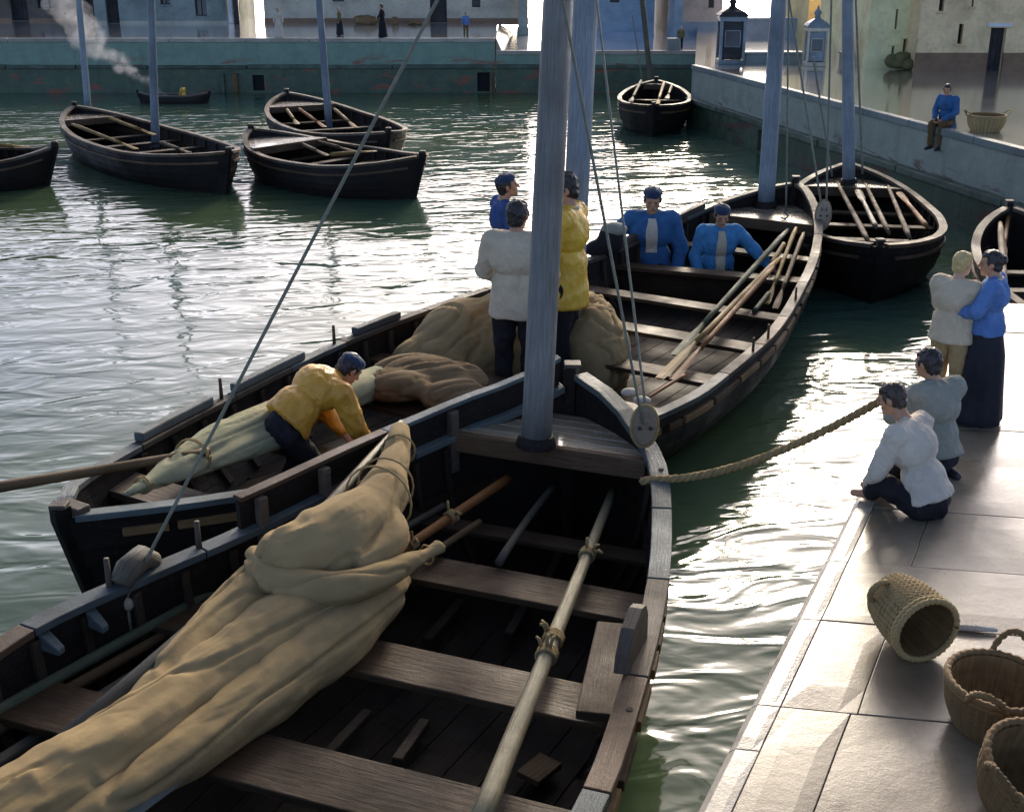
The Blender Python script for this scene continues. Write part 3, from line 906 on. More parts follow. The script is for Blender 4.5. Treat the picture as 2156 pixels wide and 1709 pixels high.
def build_boat(h, name, label, cat, group, thwarts, ribs, detail=1, deck=None, sterndeck=None, railseg=0.8, stem_up=0.1, thick=1.0, rails=('teal', 'greyrail', 'brownrail', 'teal'), wale=True, deckmat='deck', ribmat='rib', floor_w=0.17, sides=(-1, 1)):
    t = thing(name, label, cat, h.p0 + h.a * h.L * .5, group)
    ss = h.allss(44 if detail else 26)
    if detail:
        for side in (-1, 1):
            for k in range(7):
                m = MB(); strake(h, m, side, k, ss)
                m.build('hull_plank', M['hull'], t, smooth=False)
    else:
        m = MB()
        for side in (-1, 1):
            for k in range(7): strake(h, m, side, k, ss)
        m.build('hull', M['hull'], t)
    # bilge sheet and floor boards
    m = MB()
    secs = [[h.pz(-1, s, .02) + V(0, 0, 0), h.pz(1, s, .02)] for s in h.ss(.08, h.L - .08, 30)]
    m.strip(secs, closed=False, cap=False); m.build('bilge', M['hull'], t)
    zf = h.floor
    fm = MB()
    c = -1.2
    while c < 1.2:
        pts = []
        for s in h.ss(.12, h.L - .12, 40):
            l, r = h.pz(-1, s, zf), h.pz(1, s, zf)
            C = (l + r) / 2; hw = (r - l).length / 2 - .02
            x0, x1 = max(-hw, c), min(hw, c + floor_w)
            if x1 - x0 > .015:
                pts.append([C + h.n * x0 + V(0, 0, -.02), C + h.n * x1 + V(0, 0, -.02), C + h.n * (x1 - .008), C + h.n * x0])
        if len(pts) > 2:
            m = MB()
            m.strip(pts)
            m.build('bottom_board', M['floor'], t)
        c += floor_w
    # ribs
    rm = MB()
    for s in ribs:
        for side in (-1, 1):
            secs = []
            qf = h.q(side, s, zf + .01)
            o = h.out(side, s)
            for i in range(9):
                q = .04 + (qf - .04) * i / 8
                P = h.p(side, s, q) - o * .02
                inn = (P - h.p(side, s, 0)) ; 
                d = -o * .03 if i < 7 else (-o * .02 + V(0, 0, .02))
                wv = .021 * thick
                secs.append([P - h.a * wv, P + h.a * wv, P + h.a * wv + d, P - h.a * wv + d])
            m = MB()
            m.strip(secs)
            m.build('rib', M[ribmat], t, bevel=.004 if detail else 0)
    # inner stringer
    for side in (-1, 1):
        m = MB(); h.rail(m, side, .35, h.L - .3, .3, .045, -.018, -.03, .03)
        m.build('stringer', M['inner'], t)
    # gunwale planks
    k = 0
    for side in (-1, 1):
        s = 0.04
        while s < h.L - .05:
            s1 = min(h.L - .04, s + railseg * R.uniform(.75, 1.3))
            if h.L - s1 < railseg * .4: s1 = h.L - .04
            m = MB(); h.rail(m, side, s, s1 - (.008 if detail else 0), 0, .055 * thick, .03 * thick, -.012, .026)
            m.build('gunwale', M[rails[k % len(rails)] if s > .5 else rails[0]], t, bevel=.005 if detail else 0)
            k += 1 + (R.random() < .3)
            s = s1
    if wale:
        for side in sides:
            if detail:
                s = .25
                while s < h.L - .3:
                    s1 = min(h.L - .2, s + R.uniform(.14, .5))
                    m = MB(); h.rail(m, side, s, s1 - .02, .12, .0, .034, -.022, .026)
                    m.build('rubbing_strake', M[R.choice(['tanrail', 'tanrail', 'brownrail'])], t, bevel=.005)
                    s = s1 + (.02 if R.random() < .6 else .07)
            else:
                m = MB(); h.rail(m, side, .1, h.L - .1, .15, 0, .03, -.016, .016); m.build('rubbing_strake', M['brownrail'], t)
    # stem and stern posts
    for e, nm in ((0, 'stem_post'), (1, 'stern_post')):
        s = 0 if e == 0 else h.L
        G = (h.g(-1, s) + h.g(1, s)) / 2
        pts = [h.p(-1, s, q) * .5 + h.p(1, s, q) * .5 for q in (1, .8, .6, .4, .2, 0)] + [G + V(0, 0, stem_up)]
        dr = -h.a if e == 0 else h.a
        secs = []
        for p_ in pts:
            secs.append([p_ + h.n * (.034 * thick * x) + dr * (y * thick) for x, y in ((-1, -.05), (1, -.05), (.75, .05), (-.75, .05))])
        m = MB(); m.strip(secs); sp = m.build(nm, M['hull'], t, bevel=.008)
        m = MB(); m.box(G + V(0, 0, stem_up + .012), (.085 * thick, .085 * thick, .024)); m.build('post_cap', M['greyrail'], sp, bevel=.006)
    for a_ in thwarts:
        thwart(h, t, *a_) if isinstance(a_, tuple) else None
    if deck:
        s_d, zd, npl = deck
        edges = [0.07 + (s_d - .07) * (i / npl) for i in range(npl + 1)]
        for i in range(npl):
            m = MB()
            a0, a1 = edges[i] + .003, edges[i + 1] - .003
            A = [[h.pz(sd, s, zd) - h.out(sd, s) * .024 for sd in (-1, 1)] for s in h.ss(a0, a1, 5)]
            secs = []
            for l, r in A:
                secs.append([V(l.x, l.y, zd), V(r.x, r.y, zd), V(r.x, r.y, zd - .03), V(l.x, l.y, zd - .03)])
            q = R.random() * 9
            gr = [((p_.dot(h.n)) + q, p_.dot(h.a) + q, 0) for r_ in secs for p_ in r_]
            m.strip(secs); m.g[-len(gr):] = gr
            m.build('deck_plank', M[deckmat], t, bevel=.004)
        l, r = h.pz(-1, s_d, zd), h.pz(1, s_d, zd)
        m = MB(); m.beam(V(l.x, l.y, zd - .055) + h.n * .03 + h.a * .02, V(r.x, r.y, zd - .055) - h.n * .03 + h.a * .02, .05, .115)
        m.build('deck_beam', M['brownrail'], t, bevel=.008)
    return t

def generic(bow, stern, beam, zf, zb, zs, **kw):
    d = V(stern.x - bow.x, stern.y - bow.y, 0); L = d.length
    prof = [(0, .012), (.03, .2), (.08, .43), (.15, .65), (.25, .84), (.38, .96), (.5, 1), (.64, .96), (.77, .82), (.87, .60), (.95, .33), (1, .02)]
    tab = []
    for t_, f in prof:
        z = zf + (zb - zf) * max(0, 1 - t_ / .45) ** 2 + (zs - zf) * max(0, (t_ - .6) / .4) ** 2
        tab.append((t_ * L, f * beam / 2, z))
    return Hull((bow.x, bow.y), (d.x, d.y), L, tab, tab, **kw)

def mast(t, base, top_px, r0, r1, mat='mast', ext=1.7, collar=True, length=None):
    top = atY(top_px[0], top_px[1], base.y)
    top = base + (top - base) * ext
    k = 10
    pts = [base + (top - base) * (i / k) for i in range(k + 1)]
    m = MB(); m.tube(pts, [r0 + (r1 - r0) * i / k for i in range(k + 1)], 20, bump=.03)
    o = m.build('mast', M[mat], t, smooth=True)
    if collar:
        m = MB(); d = (top - base).normalized()
        m.tube([base + V(0, 0, .01), base + d * .035, base + d * .07], [r0 * 1.35, r0 * 1.3, r0 * 1.12], 20); m.build('mast_collar', M['hull'], o)
    return o, top

def rope(name, pts, r, mat='rope', n=8, label=None, cat='rope', parent=None, twist=False, sag=0.0, kind=None, seg=16):
    """a line through pts, optionally sagging between its two ends"""
    pts = [Vector(p) for p in pts]
    if len(pts) == 2:
        a, b = pts
        pts = [a + (b - a) * (i / seg) - V(0, 0, sag * 4 * (i / seg) * (1 - i / seg)) for i in range(seg + 1)]
    m = MB()
    if twist:
        for ph in (0, 2.09, 4.19):
            P = []
            # resample
            D = [0]
            for a, b in zip(pts, pts[1:]): D.append(D[-1] + (b - a).length)
            tot = D[-1]; nn = int(tot / .012)
            for i in range(nn + 1):
                dd = tot * i / nn
                j = max(0, min(len(pts) - 2, next((q for q in range(len(D) - 1) if D[q + 1] >= dd), len(D) - 2)))
                f = (dd - D[j]) / (D[j + 1] - D[j] + 1e-9)
                p_ = pts[j].lerp(pts[j + 1], f)
                d = (pts[j + 1] - pts[j]).normalized()
                s_ = d.cross(V(0, 0, 1)).normalized(); u_ = s_.cross(d)
                a_ = dd / .11 * 2 * math.pi + ph
                P.append(p_ + s_ * math.cos(a_) * r * .5 + u_ * math.sin(a_) * r * .5)
            m.tube(P, r * .58, 6)
    else:
        m.tube(pts, r, n)
    o = m.build(name, M[mat], parent, smooth=True, origin=pts[0])
    if label: tag(o, label, cat)
    return o

def oar(label, a, b, mat, r=.022, blade_end=1, blade=.75, bw=.075, name='oar', group=None):
    """shaft a->b with a flat blade at the b end (or the a end)"""
    a, b = Vector(a), Vector(b)
    if not blade_end: a, b = b, a
    t = thing(name, label, 'oar', (a + b) / 2, group)
    d = (b - a).normalized(); L = (b - a).length
    blade = min(blade, L * .4)
    k = 8; pts = [a + d * ((L - blade * .9) * i / k) for i in range(k + 1)]
    m = MB(); m.tube(pts, [r * .7] + [r * (1.15 - .3 * i / k) for i in range(1, k + 1)], 10, bump=.12); m.build('shaft', M[mat], t, smooth=True)
    s = d.cross(V(0, 0, 1)).normalized(); u = s.cross(d)
    secs = []
    for x, wv, th in ((0, .3, .02), (.15, .5, .016), (.45, .9, .012), (.85, 1, .009), (1, .8, .006)):
        p = b - d * blade * (1 - x)
        secs.append([p + s * (bw * wv * i / 2) + u * (th * j) for i, j in ((-1, 0), (-.4, -1), (.4, -1), (1, 0), (.4, 1), (-.4, 1))])
    m = MB(); m.strip(secs); m.build('blade', M[mat], t)
    return t

def spar(label, a, b, r0, r1, mat, cat='pole', name='pole', bend=0.0, lash=(), group=None):
    a, b = Vector(a), Vector(b)
    k = 10
    d = (b - a).normalized()
    up = V(0, 0, 1)
    pts = [a + (b - a) * (i / k) + up * (bend * 4 * (i / k) * (1 - i / k)) for i in range(k + 1)]
    m = MB(); m.tube(pts, [r0 + (r1 - r0) * i / k for i in range(k + 1)], 12, bump=.10)
    if not lash:
        o = m.build(name, M[mat], smooth=True, origin=(a + b) / 2)
        return tag(o, label, cat, group)
    t = thing(name, label, cat, (a + b) / 2, group)
    m.build('shaft', M[mat], t, smooth=True)
    for f in lash:
        c = a + (b - a) * f + up * (bend * 4 * f * (1 - f)); r = r0 + (r1 - r0) * f
        s = d.cross(up).normalized(); u = s.cross(d)
        m = MB()
        for q in range(4):
            P = []
            for i in range(15):
                an = 2 * math.pi * i / 14 + q
                P.append(c + d * (q - 1.5) * .014 + d * (.006 * math.sin(an)) + (s * math.cos(an) + u * math.sin(an)) * (r + .006))
            m.tube(P, .0085, 6, cap=False)
        for e in range(3):
            an = R.uniform(.2, 2.9); p0 = c + (s * math.cos(an) + u * math.sin(an)) * (r + .008)
            dv = (s * math.cos(an) + u * math.sin(an)) * .05 + d * R.uniform(-.04, .04)
            m.tube([p0, p0 + dv * .5 + V(0, 0, .012), p0 + dv + V(0, 0, -.005)], [.008, .008, .006], 6)
        m.build('lashing', M['rope'], t, smooth=True)
    return t

# ---- boat A, the nearest
A0 = at(1205, 790, 1.05)
hA = Hull(A0.xy, (-.361, -.9326), 6.4,
    [(0, .01, 1.0), (.1, .12, .95), (.23, .25, .88), (.45, .46, .82), (.75, .62, .785), (1.09, .77, .76), (1.96, 1.05, .73), (2.41, 1.22, .72), (3.12, 1.40, .72), (4.3, 1.40, .72), (5.4, .9, .78), (6.0, .45, .85), (6.4, .02, .9)],
    [(0, .01, 1.07), (.05, .09, 1.06), (.12, .2, 1.04), (.26, .38, .99), (.45, .56, .91), (.65, .70, .85), (1.1, .85, .775), (1.75, 1.0, .73), (2.44, 1.10, .72), (3.25, 1.17, .72), (4.3, 1.10, .72), (5.4, .66, .78), (6.0, .32, .85), (6.4, .02, .9)],
    kz=-.32, rake=(.05, .2))
A = build_boat(hA, 'fishing_boat', 'largest black fishing boat in front with furled sail and open foredeck', 'boat', 'moored wooden fishing boats',
    thwarts=[(.95, .47, .13, .03), (1.52, .50, .26), (2.35, .50, .27), (3.15, .50, .3), (3.9, .5, .26), (4.7, .5, .26)],
    ribs=[.62, .82, 1.05, 1.27, 1.5, 1.75, 2.0, 2.25, 2.5, 2.75, 3.0, 3.25, 3.5, 3.8, 4.1], deck=(.56, .84, 5), stem_up=.07, thick=1.15)
# raised washboard along the port bow
for s0, s1 in ((.05, .98), (.985, 1.93)):
    m = MB(); hA.rail(m, -1, s0, s1, 0, .012, .022, .027, .175); wb = m.build('washboard', M['hull'], A, bevel=.004)
    m = MB(); hA.rail(m, -1, s0, s1, 0, .03, .036, .176, .2); m.build('washboard_cap', M['brownrail' if s0 > .5 else 'teal'], wb, bevel=.004)
for s in (.55, .95, 1.4, 1.8):
    m = MB(); hA.rail(m, -1, s, s + .05, 0, .06, -.013, -.2, .165); m.build('washboard_knee', M['greyrail'], A, bevel=.006)
for s in (2.15, 2.6):
    G = hA.g(-1, s); m = MB(); m.tube([G + V(0, 0, .0), G + V(0, 0, .16)], [.016, .013], 8); m.build('thole_pin', M['greyrail'], A, smooth=True)
for s in (2.72, 2.95):
    G = hA.g(-1, s); o = hA.out(-1, s); m = MB()
    m.strip([[G - o * .03 + hA.a * w_ + V(0, 0, z) for w_, z in ((-.03, -.02), (.03, -.02), (.03, -.1), (-.03, -.1))], [G - o * .14 + hA.a * w_ + V(0, 0, z) for w_, z in ((-.02, -.07), (.02, -.07), (.02, -.1), (-.02, -.1))]])
    m.build('gunwale_knee', M['teal'], A, bevel=.006)
# rounded bollard block on the port gunwale
G = hA.g(-1, 2.47); o = hA.out(-1, 2.47)
m = MB(); m.tube([G + hA.a * .11 + V(0, 0, .03), G + hA.a * .05 + V(0, 0, .075), G - hA.a * .05 + V(0, 0, .085), G - hA.a * .11 + V(0, 0, .04), G - hA.a * .13 - o * .03 + V(0, 0, -.08)], [.05, .06, .06, .05, .03], 10); m.build('cleat', M['pole'], A, smooth=True)
# tall curved knee on the starboard gunwale
Pk = hA.g(1, 2.32); o = hA.out(1, 2.32)
m = MB()
secs = []
for s_, z_ in ((-.16, .03), (-.155, .14), (-.12, .2), (-.06, .215), (.05, .18), (.12, .10), (.14, .03)):
    c = Pk + hA.a * s_
    secs.append([c - o * .085 + V(0, 0, 0.026), c - o * .03 + V(0, 0, 0.026), c - o * .03 + V(0, 0, z_), c - o * .085 + V(0, 0, z_)])
m.strip(secs); m.build('rail_horn', M['greyrail'], A, bevel=.008)
for s in (2.68, .72):
    G = hA.g(1, s); m = MB(); m.tube([G + V(0, 0, .022), G + V(0, 0, .0285)], [.014, .014], 10); m.build('thole_hole', M['darkhole'], A)
# loose planks by the starboard side
for (u0, v0, u1, v1, wd, mt, z, lab) in ((1315, 1318, 1255, 1510, .16, 'thwart', .60, 'wide brown plank lying along the starboard side over the benches'),):
    m = MB(); m.beam(at(u0 - 20, v0, z), at(u1, v1, z), wd, .04); tag(m.build('plank', M[mt], bevel=.006, origin=at(u1, v1, z)), lab, 'plank')
mA = at(1128, 940, .845)
mastA, topA = mast(A, mA, (1175, 0), .083, .066, 'mast', 1.6)

# ---- boat B, long boat behind
B0 = at(1675, 388, .88)
hB = Hull(B0.xy, (-.5196, -.8544), 9.75,
    [(0, .01, .88), (.15, .16, .86), (.4, .38, .80), (.87, .62, .72), (2, .78, .62), (3.09, .88, .57), (4.55, 1.18, .55), (6.27, 1.31, .55), (7.99, 1.17, .55), (8.85, 1.0, .58), (9.4, .84, .60), (9.75, .52, .63)],
    [(0, .01, .88), (.15, .15, .87), (.4, .32, .82), (.84, .54, .75), (1.61, .82, .68), (3.04, 1.18, .62), (5.0, 1.47, .56), (5.92, 1.48, .54), (6.61, 1.38, .53), (7.4, 1.0, .53), (8.2, .52, .55), (9.15, -.1, .58), (9.75, -.49, .63)],
    kz=-.3, rake=(.1, .25))
B = build_boat(hB, 'fishing_boat', 'long black two-masted fishing boat carrying the standing crew, behind the nearest boat', 'boat', 'moored wooden fishing boats',
    thwarts=[(2.72, .44, .2, .04, None, 'thwart', 2.36), (2.0, .30, .2), (3.55, .40, .2), (4.4, .38, .22), (5.25, .36, .22), (6.1, .36, .2), (7.0, .4, .2), (8.0, .42, .2), (1.7, .48, .18)],
    ribs=[1.1 + .32 * i for i in range(25)], deck=(.95, .66, 4), stem_up=.07, rails=('greyrail', 'teal', 'brownrail', 'greyrail'), sides=(1,))
for s0, s1, mt in ((1.05, 1.75, 'greyrail'), (1.85, 2.9, 'greyrail'), (5.75, 6.3, 'teal'), (6.95, 7.75, 'teal'), (8.0, 8.75, 'teal')):
    m = MB(); hB.rail(m, -1, s0, s1, 0, .035, .03, .027, .085); m.build('rail_pad', M[mt], B, bevel=.01)
for s in (6.55, 7.88):
    G = hB.g(-1, s); m = MB(); m.tube([G, G + V(0, 0, .17)], [.014, .011], 8); m.build('thole_pin', M['brownrail'], B, smooth=True)
for s in (3.7, 4.75, 5.1):
    G = hB.g(1, s); m = MB(); m.tube([G - V(0, 0, .02), G + V(0, 0, .13)], [.012, .009], 8); m.build('thole_pin', M['oarb'], B, smooth=True)
# curved stern bench and stern knees
thwart(hB, B, 9.0, .45, .28, .045, M['greyrail'], 'stern_bench', s2=9.0)
m = MB(); sb = hB.g(-1, 9.66); sr = hB.g(1, 9.66)
m.beam(sb + V(0, 0, .035), sr + V(0, 0, .035), .09, .05); m.build('stern_cap', M['greyrail'], B, bevel=.01)
mB1 = at(1612, 436, .665)
mast(B, mB1, (1640, 0), .095, .075, 'mastblue', 1.6)
mB2 = V(at(1203, 470, .5).x * .76, 9.55, .1)
mB2.x = atY(1200, 560, 9.55).x
mast(B, mB2, (1233, 0), .098, .09, 'mastblue', 1.5, collar=False)

# dark bulkhead under the bench in front of the rowers
m = MB(); l_, r_ = hB.pz(-1, 2.66, .2), hB.pz(1, 2.30, .2)
m.beam(V(l_.x, l_.y, .225) + hB.n * .03, V(r_.x, r_.y, .225) - hB.n * .03, .03, .36); m.build('bulkhead', M['inner'], B, bevel=.005)
# ---- the smaller moored boats
GRP = 'moored wooden fishing boats'
def small(label, bow, stern, beam, zf, zb, zs, nth, deckz=None, deck_s=.9, name='fishing_boat', rails=('greyrail', 'greyrail', 'brownrail'), dm='deck', ths=None, **kw):
    h = generic(bow, stern, beam, zf, zb, zs, kz=-.25, rake=(.12, .3))
    L = h.L
    thw = ths or [(L * (.27 + .58 * i / (nth - 1)), zf - .14, .15, .03) for i in range(nth)]
    t = build_boat(h, name, label, 'boat', GRP, thw, [L * (.2 + .68 * i / 9) for i in range(10)], 0, deck=(deck_s, zf + .1, 3) if deckz is None else None, stem_up=.06, rails=rails, deckmat=dm, thick=1.0, **kw)
    return t, h
tF, hF = small('black boat with two thin masts in the left half of the basin', at(156, 224, .66), at(482, 322, .62), 1.75, .44, .66, .62, 5, deck_s=.85)
mast(tF, at(186, 236, .5), (166, 0), .062, .05, 'mastblue', 1.5)
mast(tF, at(328, 318, .15), (318, 0), .07, .055, 'mastblue', 1.5)
tG, hG = small('farther of the two boats lying together, single mast in it', at(603, 196, .68), at(818, 280, .62), 1.9, .45, .68, .62, 4, deck_s=1.0)
mast(tG, at(694, 282, .15), (672, 0), .068, .056, 'mastblue', 1.5)
tH, hH = small('nearer of the two boats lying together, without a mast', at(528, 272, .66), at(890, 330, .62), 1.75, .44, .66, .62, 5, deck_s=.95)
tI, hI = small('stern of a black boat cut off by the left edge', at(-190, 300, .62), at(116, 306, .6), 1.5, .42, .62, .58, 5)
tE, hE = small('small round black boat seen end-on by the corner of the right quay', at(1382, 164, .72), at(1376, 222, .6), 1.42, .52, .66, .58, 3, deck_s=.3)
mast(tE, at(1374, 205, .2), (1352, 0), .066, .052, 'pole', 1.4)
tC, hC = small('black boat with grey mast moored close under the right quay wall', at(1786, 345, .80), at(1852, 520, .62), 1.72, .54, .80, .62, 4, deck_s=.72)
mast(tC, at(1787, 388, .645), (1785, 0), .078, .064, 'mastblue', 1.5)
tD, hD = small('half-hidden black boat at the right edge beyond the embracing couple', V(5.35, 13.2, .75), V(4.95, 8.4, .62), 1.55, .5, .74, .62, 5, deck_s=.7, deckz=0)
tJ = None
hJ = generic(at(290, 196, .22), at(441, 196, .22), .5, .16, .24, .22, kz=-.1, rake=(.1, .1), floor=.04)
tJ = build_boat(hJ, 'rowing_boat', 'tiny black rowing boat with smoke rising from it below the far wall', 'boat', GRP, [(hJ.L * .3, .11, .1, .02), (hJ.L * .7, .11, .1, .02)], [], 0, stem_up=.04, thick=.6, wale=False)
m = MB(); p = hJ.p0 + hJ.a * hJ.L * .38
m.tube([p + V(0, 0, .05), p + V(0, 0, .18)], [.06, .05], 10); tag(m.build('stove', M['iron'], smooth=True, origin=p), 'small iron stove smoking in the tiny rowing boat', 'stove')

# ------------------------------------------------------------------ people
from mathutils.bvhtree import BVHTree
STAND = dict(head=(0, .03, 1.585), neck=(0, -.01, 1.44), chest=(0, 0, 1.25), waist=(0, 0, 1.05), pelvis=(0, 0, .92),
             shL=(-.185, -.01, 1.39), shR=(.185, -.01, 1.39), elL=(-.25, -.03, 1.12), elR=(.25, -.03, 1.12), haL=(-.26, .06, .87), haR=(.26, .06, .87),
             hipL=(-.095, 0, .89), hipR=(.095, 0, .89), knL=(-.11, .03, .48), knR=(.11, .03, .48), anL=(-.11, -.02, .08), anR=(.11, -.02, .08), toL=(-.13, .14, .035), toR=(.13, .14, .035))

def remesh(mb, voxel, smooth=3):
    o = bpy.data.objects.new('tmp', mb.mesh('tmp'))
    COL.objects.link(o)
    r = o.modifiers.new('r', 'REMESH'); r.mode = 'VOXEL'; r.voxel_size = voxel
    if smooth:
        s = o.modifiers.new('s', 'SMOOTH'); s.iterations = smooth; s.factor = .5
    dg = bpy.context.evaluated_depsgraph_get()
    me = bpy.data.meshes.new_from_object(o.evaluated_get(dg))
    old = o.data
    bpy.data.objects.remove(o); bpy.data.meshes.remove(old)
    return me

def finish(me, name, mat, parent, Mx, w, wrinkle=0.0, freq=14, rnd=0.0, stretch=(1, 1, .55)):
    if wrinkle:
        nr = [v.normal.copy() for v in me.vertices]
        for v, n_ in zip(me.vertices, nr):
            c = v.co
            q = V(c.x * freq * stretch[0], c.y * freq * stretch[1], c.z * freq * stretch[2]) + V(rnd, rnd, rnd)
            a = noise.noise(q + V(noise.noise(q * .6), noise.noise(q * .6 + V(9, 0, 0)), 0) * 1.4)
            b_ = noise.noise(q * 2.3 + V(4, a, 0))
            v.co = c + n_ * (wrinkle * (.9 - 2.4 * abs(a) + .8 * (.3 - abs(b_))))
    me.transform(Matrix.Translation(-w) @ Mx)
    me.name = name
    a = me.attributes.get('grain')
    me.materials.clear()
    o = link(name, me, mat, parent, True, 0, 0, w)
    return o

def hand(mb, W, d, nrm, side, curl=.5):
    """palm, four unequal fingers with a bend, thumb from the side of the palm"""
    d = d.normalized(); nrm = (nrm - d * nrm.dot(d)).normalized(); t = d.cross(nrm) * side
    mb.tube([W, W + d * .03, W + d * .065, W + d * .09], [.024, .034, .04, .036], 10, flat=.42, up=nrm)
    for k, (off, ln) in enumerate(((-.028, .062), (-.0095, .076), (.0095, .082), (.028, .07))):
        b = W + d * .082 + t * off
        d1 = (d + nrm * curl * .5).normalized(); d2 = (d + nrm * curl * 1.7).normalized(); d3 = (d + nrm * curl * 3).normalized()
        p1 = b + d1 * ln * .45; p2 = p1 + d2 * ln * .33; p3 = p2 + d3 * ln * .22
        mb.cap(b - d * .015, p1, .0098, .0092, 8); mb.cap(p1, p2, .0092, .0086, 8); mb.cap(p2, p3, .0086, .0075, 8)
    b = W + d * .03 + t * .03
    p1 = b + (t * .7 + d * .7 + nrm * .25).normalized() * .036; p2 = p1 + (d * .85 + t * .2 + nrm * .5).normalized() * .03
    mb.cap(W + d * .02 + t * .014, b, .015, .013, 8); mb.cap(b, p1, .0125, .011, 8); mb.cap(p1, p2, .011, .009, 8)

def person(label, loc, yaw, H, pose=None, top='cream', legs='trous', hair='hair', cap=None, skirt=None, headrot=(0, 0), far=False, group=None, curl=(.5, .5), hem=.84, loose=1.0, scarf=None, skin='skin', collar=None, barefoot=False, kerchief=None, bun=False, extra=None, palm=(None, None)):
    J = {k: V(*v) for k, v in STAND.items()}
    for k, v in (pose or {}).items(): J[k] = V(*v)
    k = H / 1.7
    loc = Vector(loc)
    Mx = Matrix.Translation(loc) @ Matrix.Rotation(math.radians(yaw), 4, 'Z') @ Matrix.Scale(k, 4)
    Hm = Matrix.Translation(J['head']) @ Matrix.Rotation(math.radians(headrot[0]), 4, 'Z') @ Matrix.Rotation(math.radians(headrot[1]), 4, 'X')
    Hr = Hm.to_3x3()
    hp = lambda *a: Hm @ V(*a)
    rnd = R.random() * 40
    vox = .016 if far else .0095
    b = MB()
    b.ell(hp(0, 0, .02), (.074, .094, .10), Hr); b.ell(hp(0, .03, -.055), (.056, .064, .062), Hr)
    b.ell(hp(0, .078, -.092), (.024, .02, .018), Hr)                      # chin
    b.cap(hp(0, .088, .022), hp(0, .112, -.018), .010, .0155, 8)            # nose
    b.cap(hp(-.034, .083, .034), hp(.034, .083, .034), .012, .012, 8)     # brow
    b.cap(hp(-.018, .092, -.05), hp(.018, .092, -.05), .0085, .0085, 8)   # lips
    for s in (-1, 1):
        b.ell(hp(.077 * s, -.004, -.005), (.012, .022, .032), Hr)
        b.ell(hp(.048 * s, .06, -.02), (.022, .02, .02), Hr)
    b.cap(hp(0, -.018, -.06), J['neck'], .05, .058)
    b.cap(J['neck'], J['chest'], .06, .11); b.cap(J['chest'], J['waist'], .12, .11); b.cap(J['waist'], J['pelvis'], .11, .12)
    b.cap(J['shL'], J['shR'], .05, .05)
    for s, sd in (('L', -1), ('R', 1)):
        b.cap(J['sh' + s], J['el' + s], .045, .038); b.cap(J['el' + s], J['ha' + s], .038, .026)
        d = J['ha' + s] - J['el' + s]
        nrm = V(*palm[0 if sd < 0 else 1]) if palm[0 if sd < 0 else 1] else V(-sd, .35, 0)
        hand(b, J['ha' + s], d, nrm, sd, curl[0 if sd < 0 else 1])
        b.cap(J['hip' + s], J['kn' + s], .075, .052); b.cap(J['kn' + s], J['an' + s], .052, .036)
        b.cap(J['an' + s] - V(0, 0, .02), J['to' + s], .036, .03)
        b.cap(J['an' + s] - V(0, 0, .03), J['an' + s] + (J['an' + s] - J['to' + s]).normalized() * .045 - V(0, 0, .03), .034, .03)
    me = remesh(b, vox, 2)
    body = finish(me, 'person', M[skin], None, Mx, loc)
    tag(body, label, 'person', group, 'thing')
    # eyes
    for s in (-1, 1):
        m = MB(); m.ell(hp(.03 * s, .083, .012), (.011, .007, .006), Hr, 8, 6); m.v = [Mx @ p for p in m.v]; m.build('eye', M['iron'], body, smooth=True)
    # shirt or jacket
    if top:
        g = MB()
        L_ = loose
        fwd = Matrix.Identity(3)
        spine = [J['pelvis'] * .25 + J['waist'] * .75, J['chest'], J['chest'] * .35 + (J['shL'] + J['shR']) * .325]
        up_ = (J['chest'] - J['waist']).normalized()
        sx = (J['shR'] - J['shL']).normalized(); fy = up_.cross(sx).normalized()
        B_ = Matrix((sx, fy, up_)).transposed()
        g.ell(J['waist'], (.165 * L_, .128 * L_, .17), B_); g.ell(J['chest'] + up_ * .02, (.185 * L_, .138 * L_, .185), B_)
        g.cap(J['shL'] - up_ * .01, J['shR'] - up_ * .01, .076 * L_, .076 * L_)
        g.cap(J['neck'] - up_ * .05, J['neck'] - up_ * .012 + fy * .005, .085, .066)
        pe = J['pelvis']
        dn = (pe - J['waist']).normalized()
        low = J['waist'] + dn * (J['waist'].z - hem if hem < J['waist'].z and dn.z < -.6 else .16)
        g.strip([[c + B_ @ V(math.cos(a) * rx * L_, math.sin(a) * ry * L_, 0) for a in [2 * math.pi * i / 20 for i in range(20)]]
                 for c, rx, ry in ((J['waist'], .160, .125), (J['waist'].lerp(low, .5), .172, .135), (low, .182 + .02 * (L_ - 1), .145))])
        for s in ('L', 'R'):
            e, h_ = J['el' + s], J['ha' + s]
            g.cap(J['sh' + s], e, .072 * L_, .060 * L_); g.cap(e, e.lerp(h_, .86), .060 * L_, .046 * L_)
        me = remesh(g, .02 if far else .0135, 3)
        shirt_bvh = BVHTree.FromPolygons([v.co for v in me.vertices], [tuple(p.vertices) for p in me.polygons])
        finish(me, 'jacket' if top in ('yellow', 'orange', 'blue', 'sky') else 'shirt', M[top], body, Mx, loc, .0 if far else .010, 9, rnd)
    if legs and not skirt:
        g = MB()
        g.ell(J['pelvis'], (.165, .128, .13)); g.cap(J['waist'].lerp(J['pelvis'], .4), J['pelvis'], .125, .135)
        for s in ('L', 'R'):
            g.cap(J['hip' + s], J['kn' + s], .105, .08); g.cap(J['kn' + s], J['kn' + s].lerp(J['an' + s], .9), .08, .066)
        me = remesh(g, .02 if far else .014, 3)
        finish(me, 'trousers', M[legs], body, Mx, loc, .0 if far else .012, 10, rnd + 3)
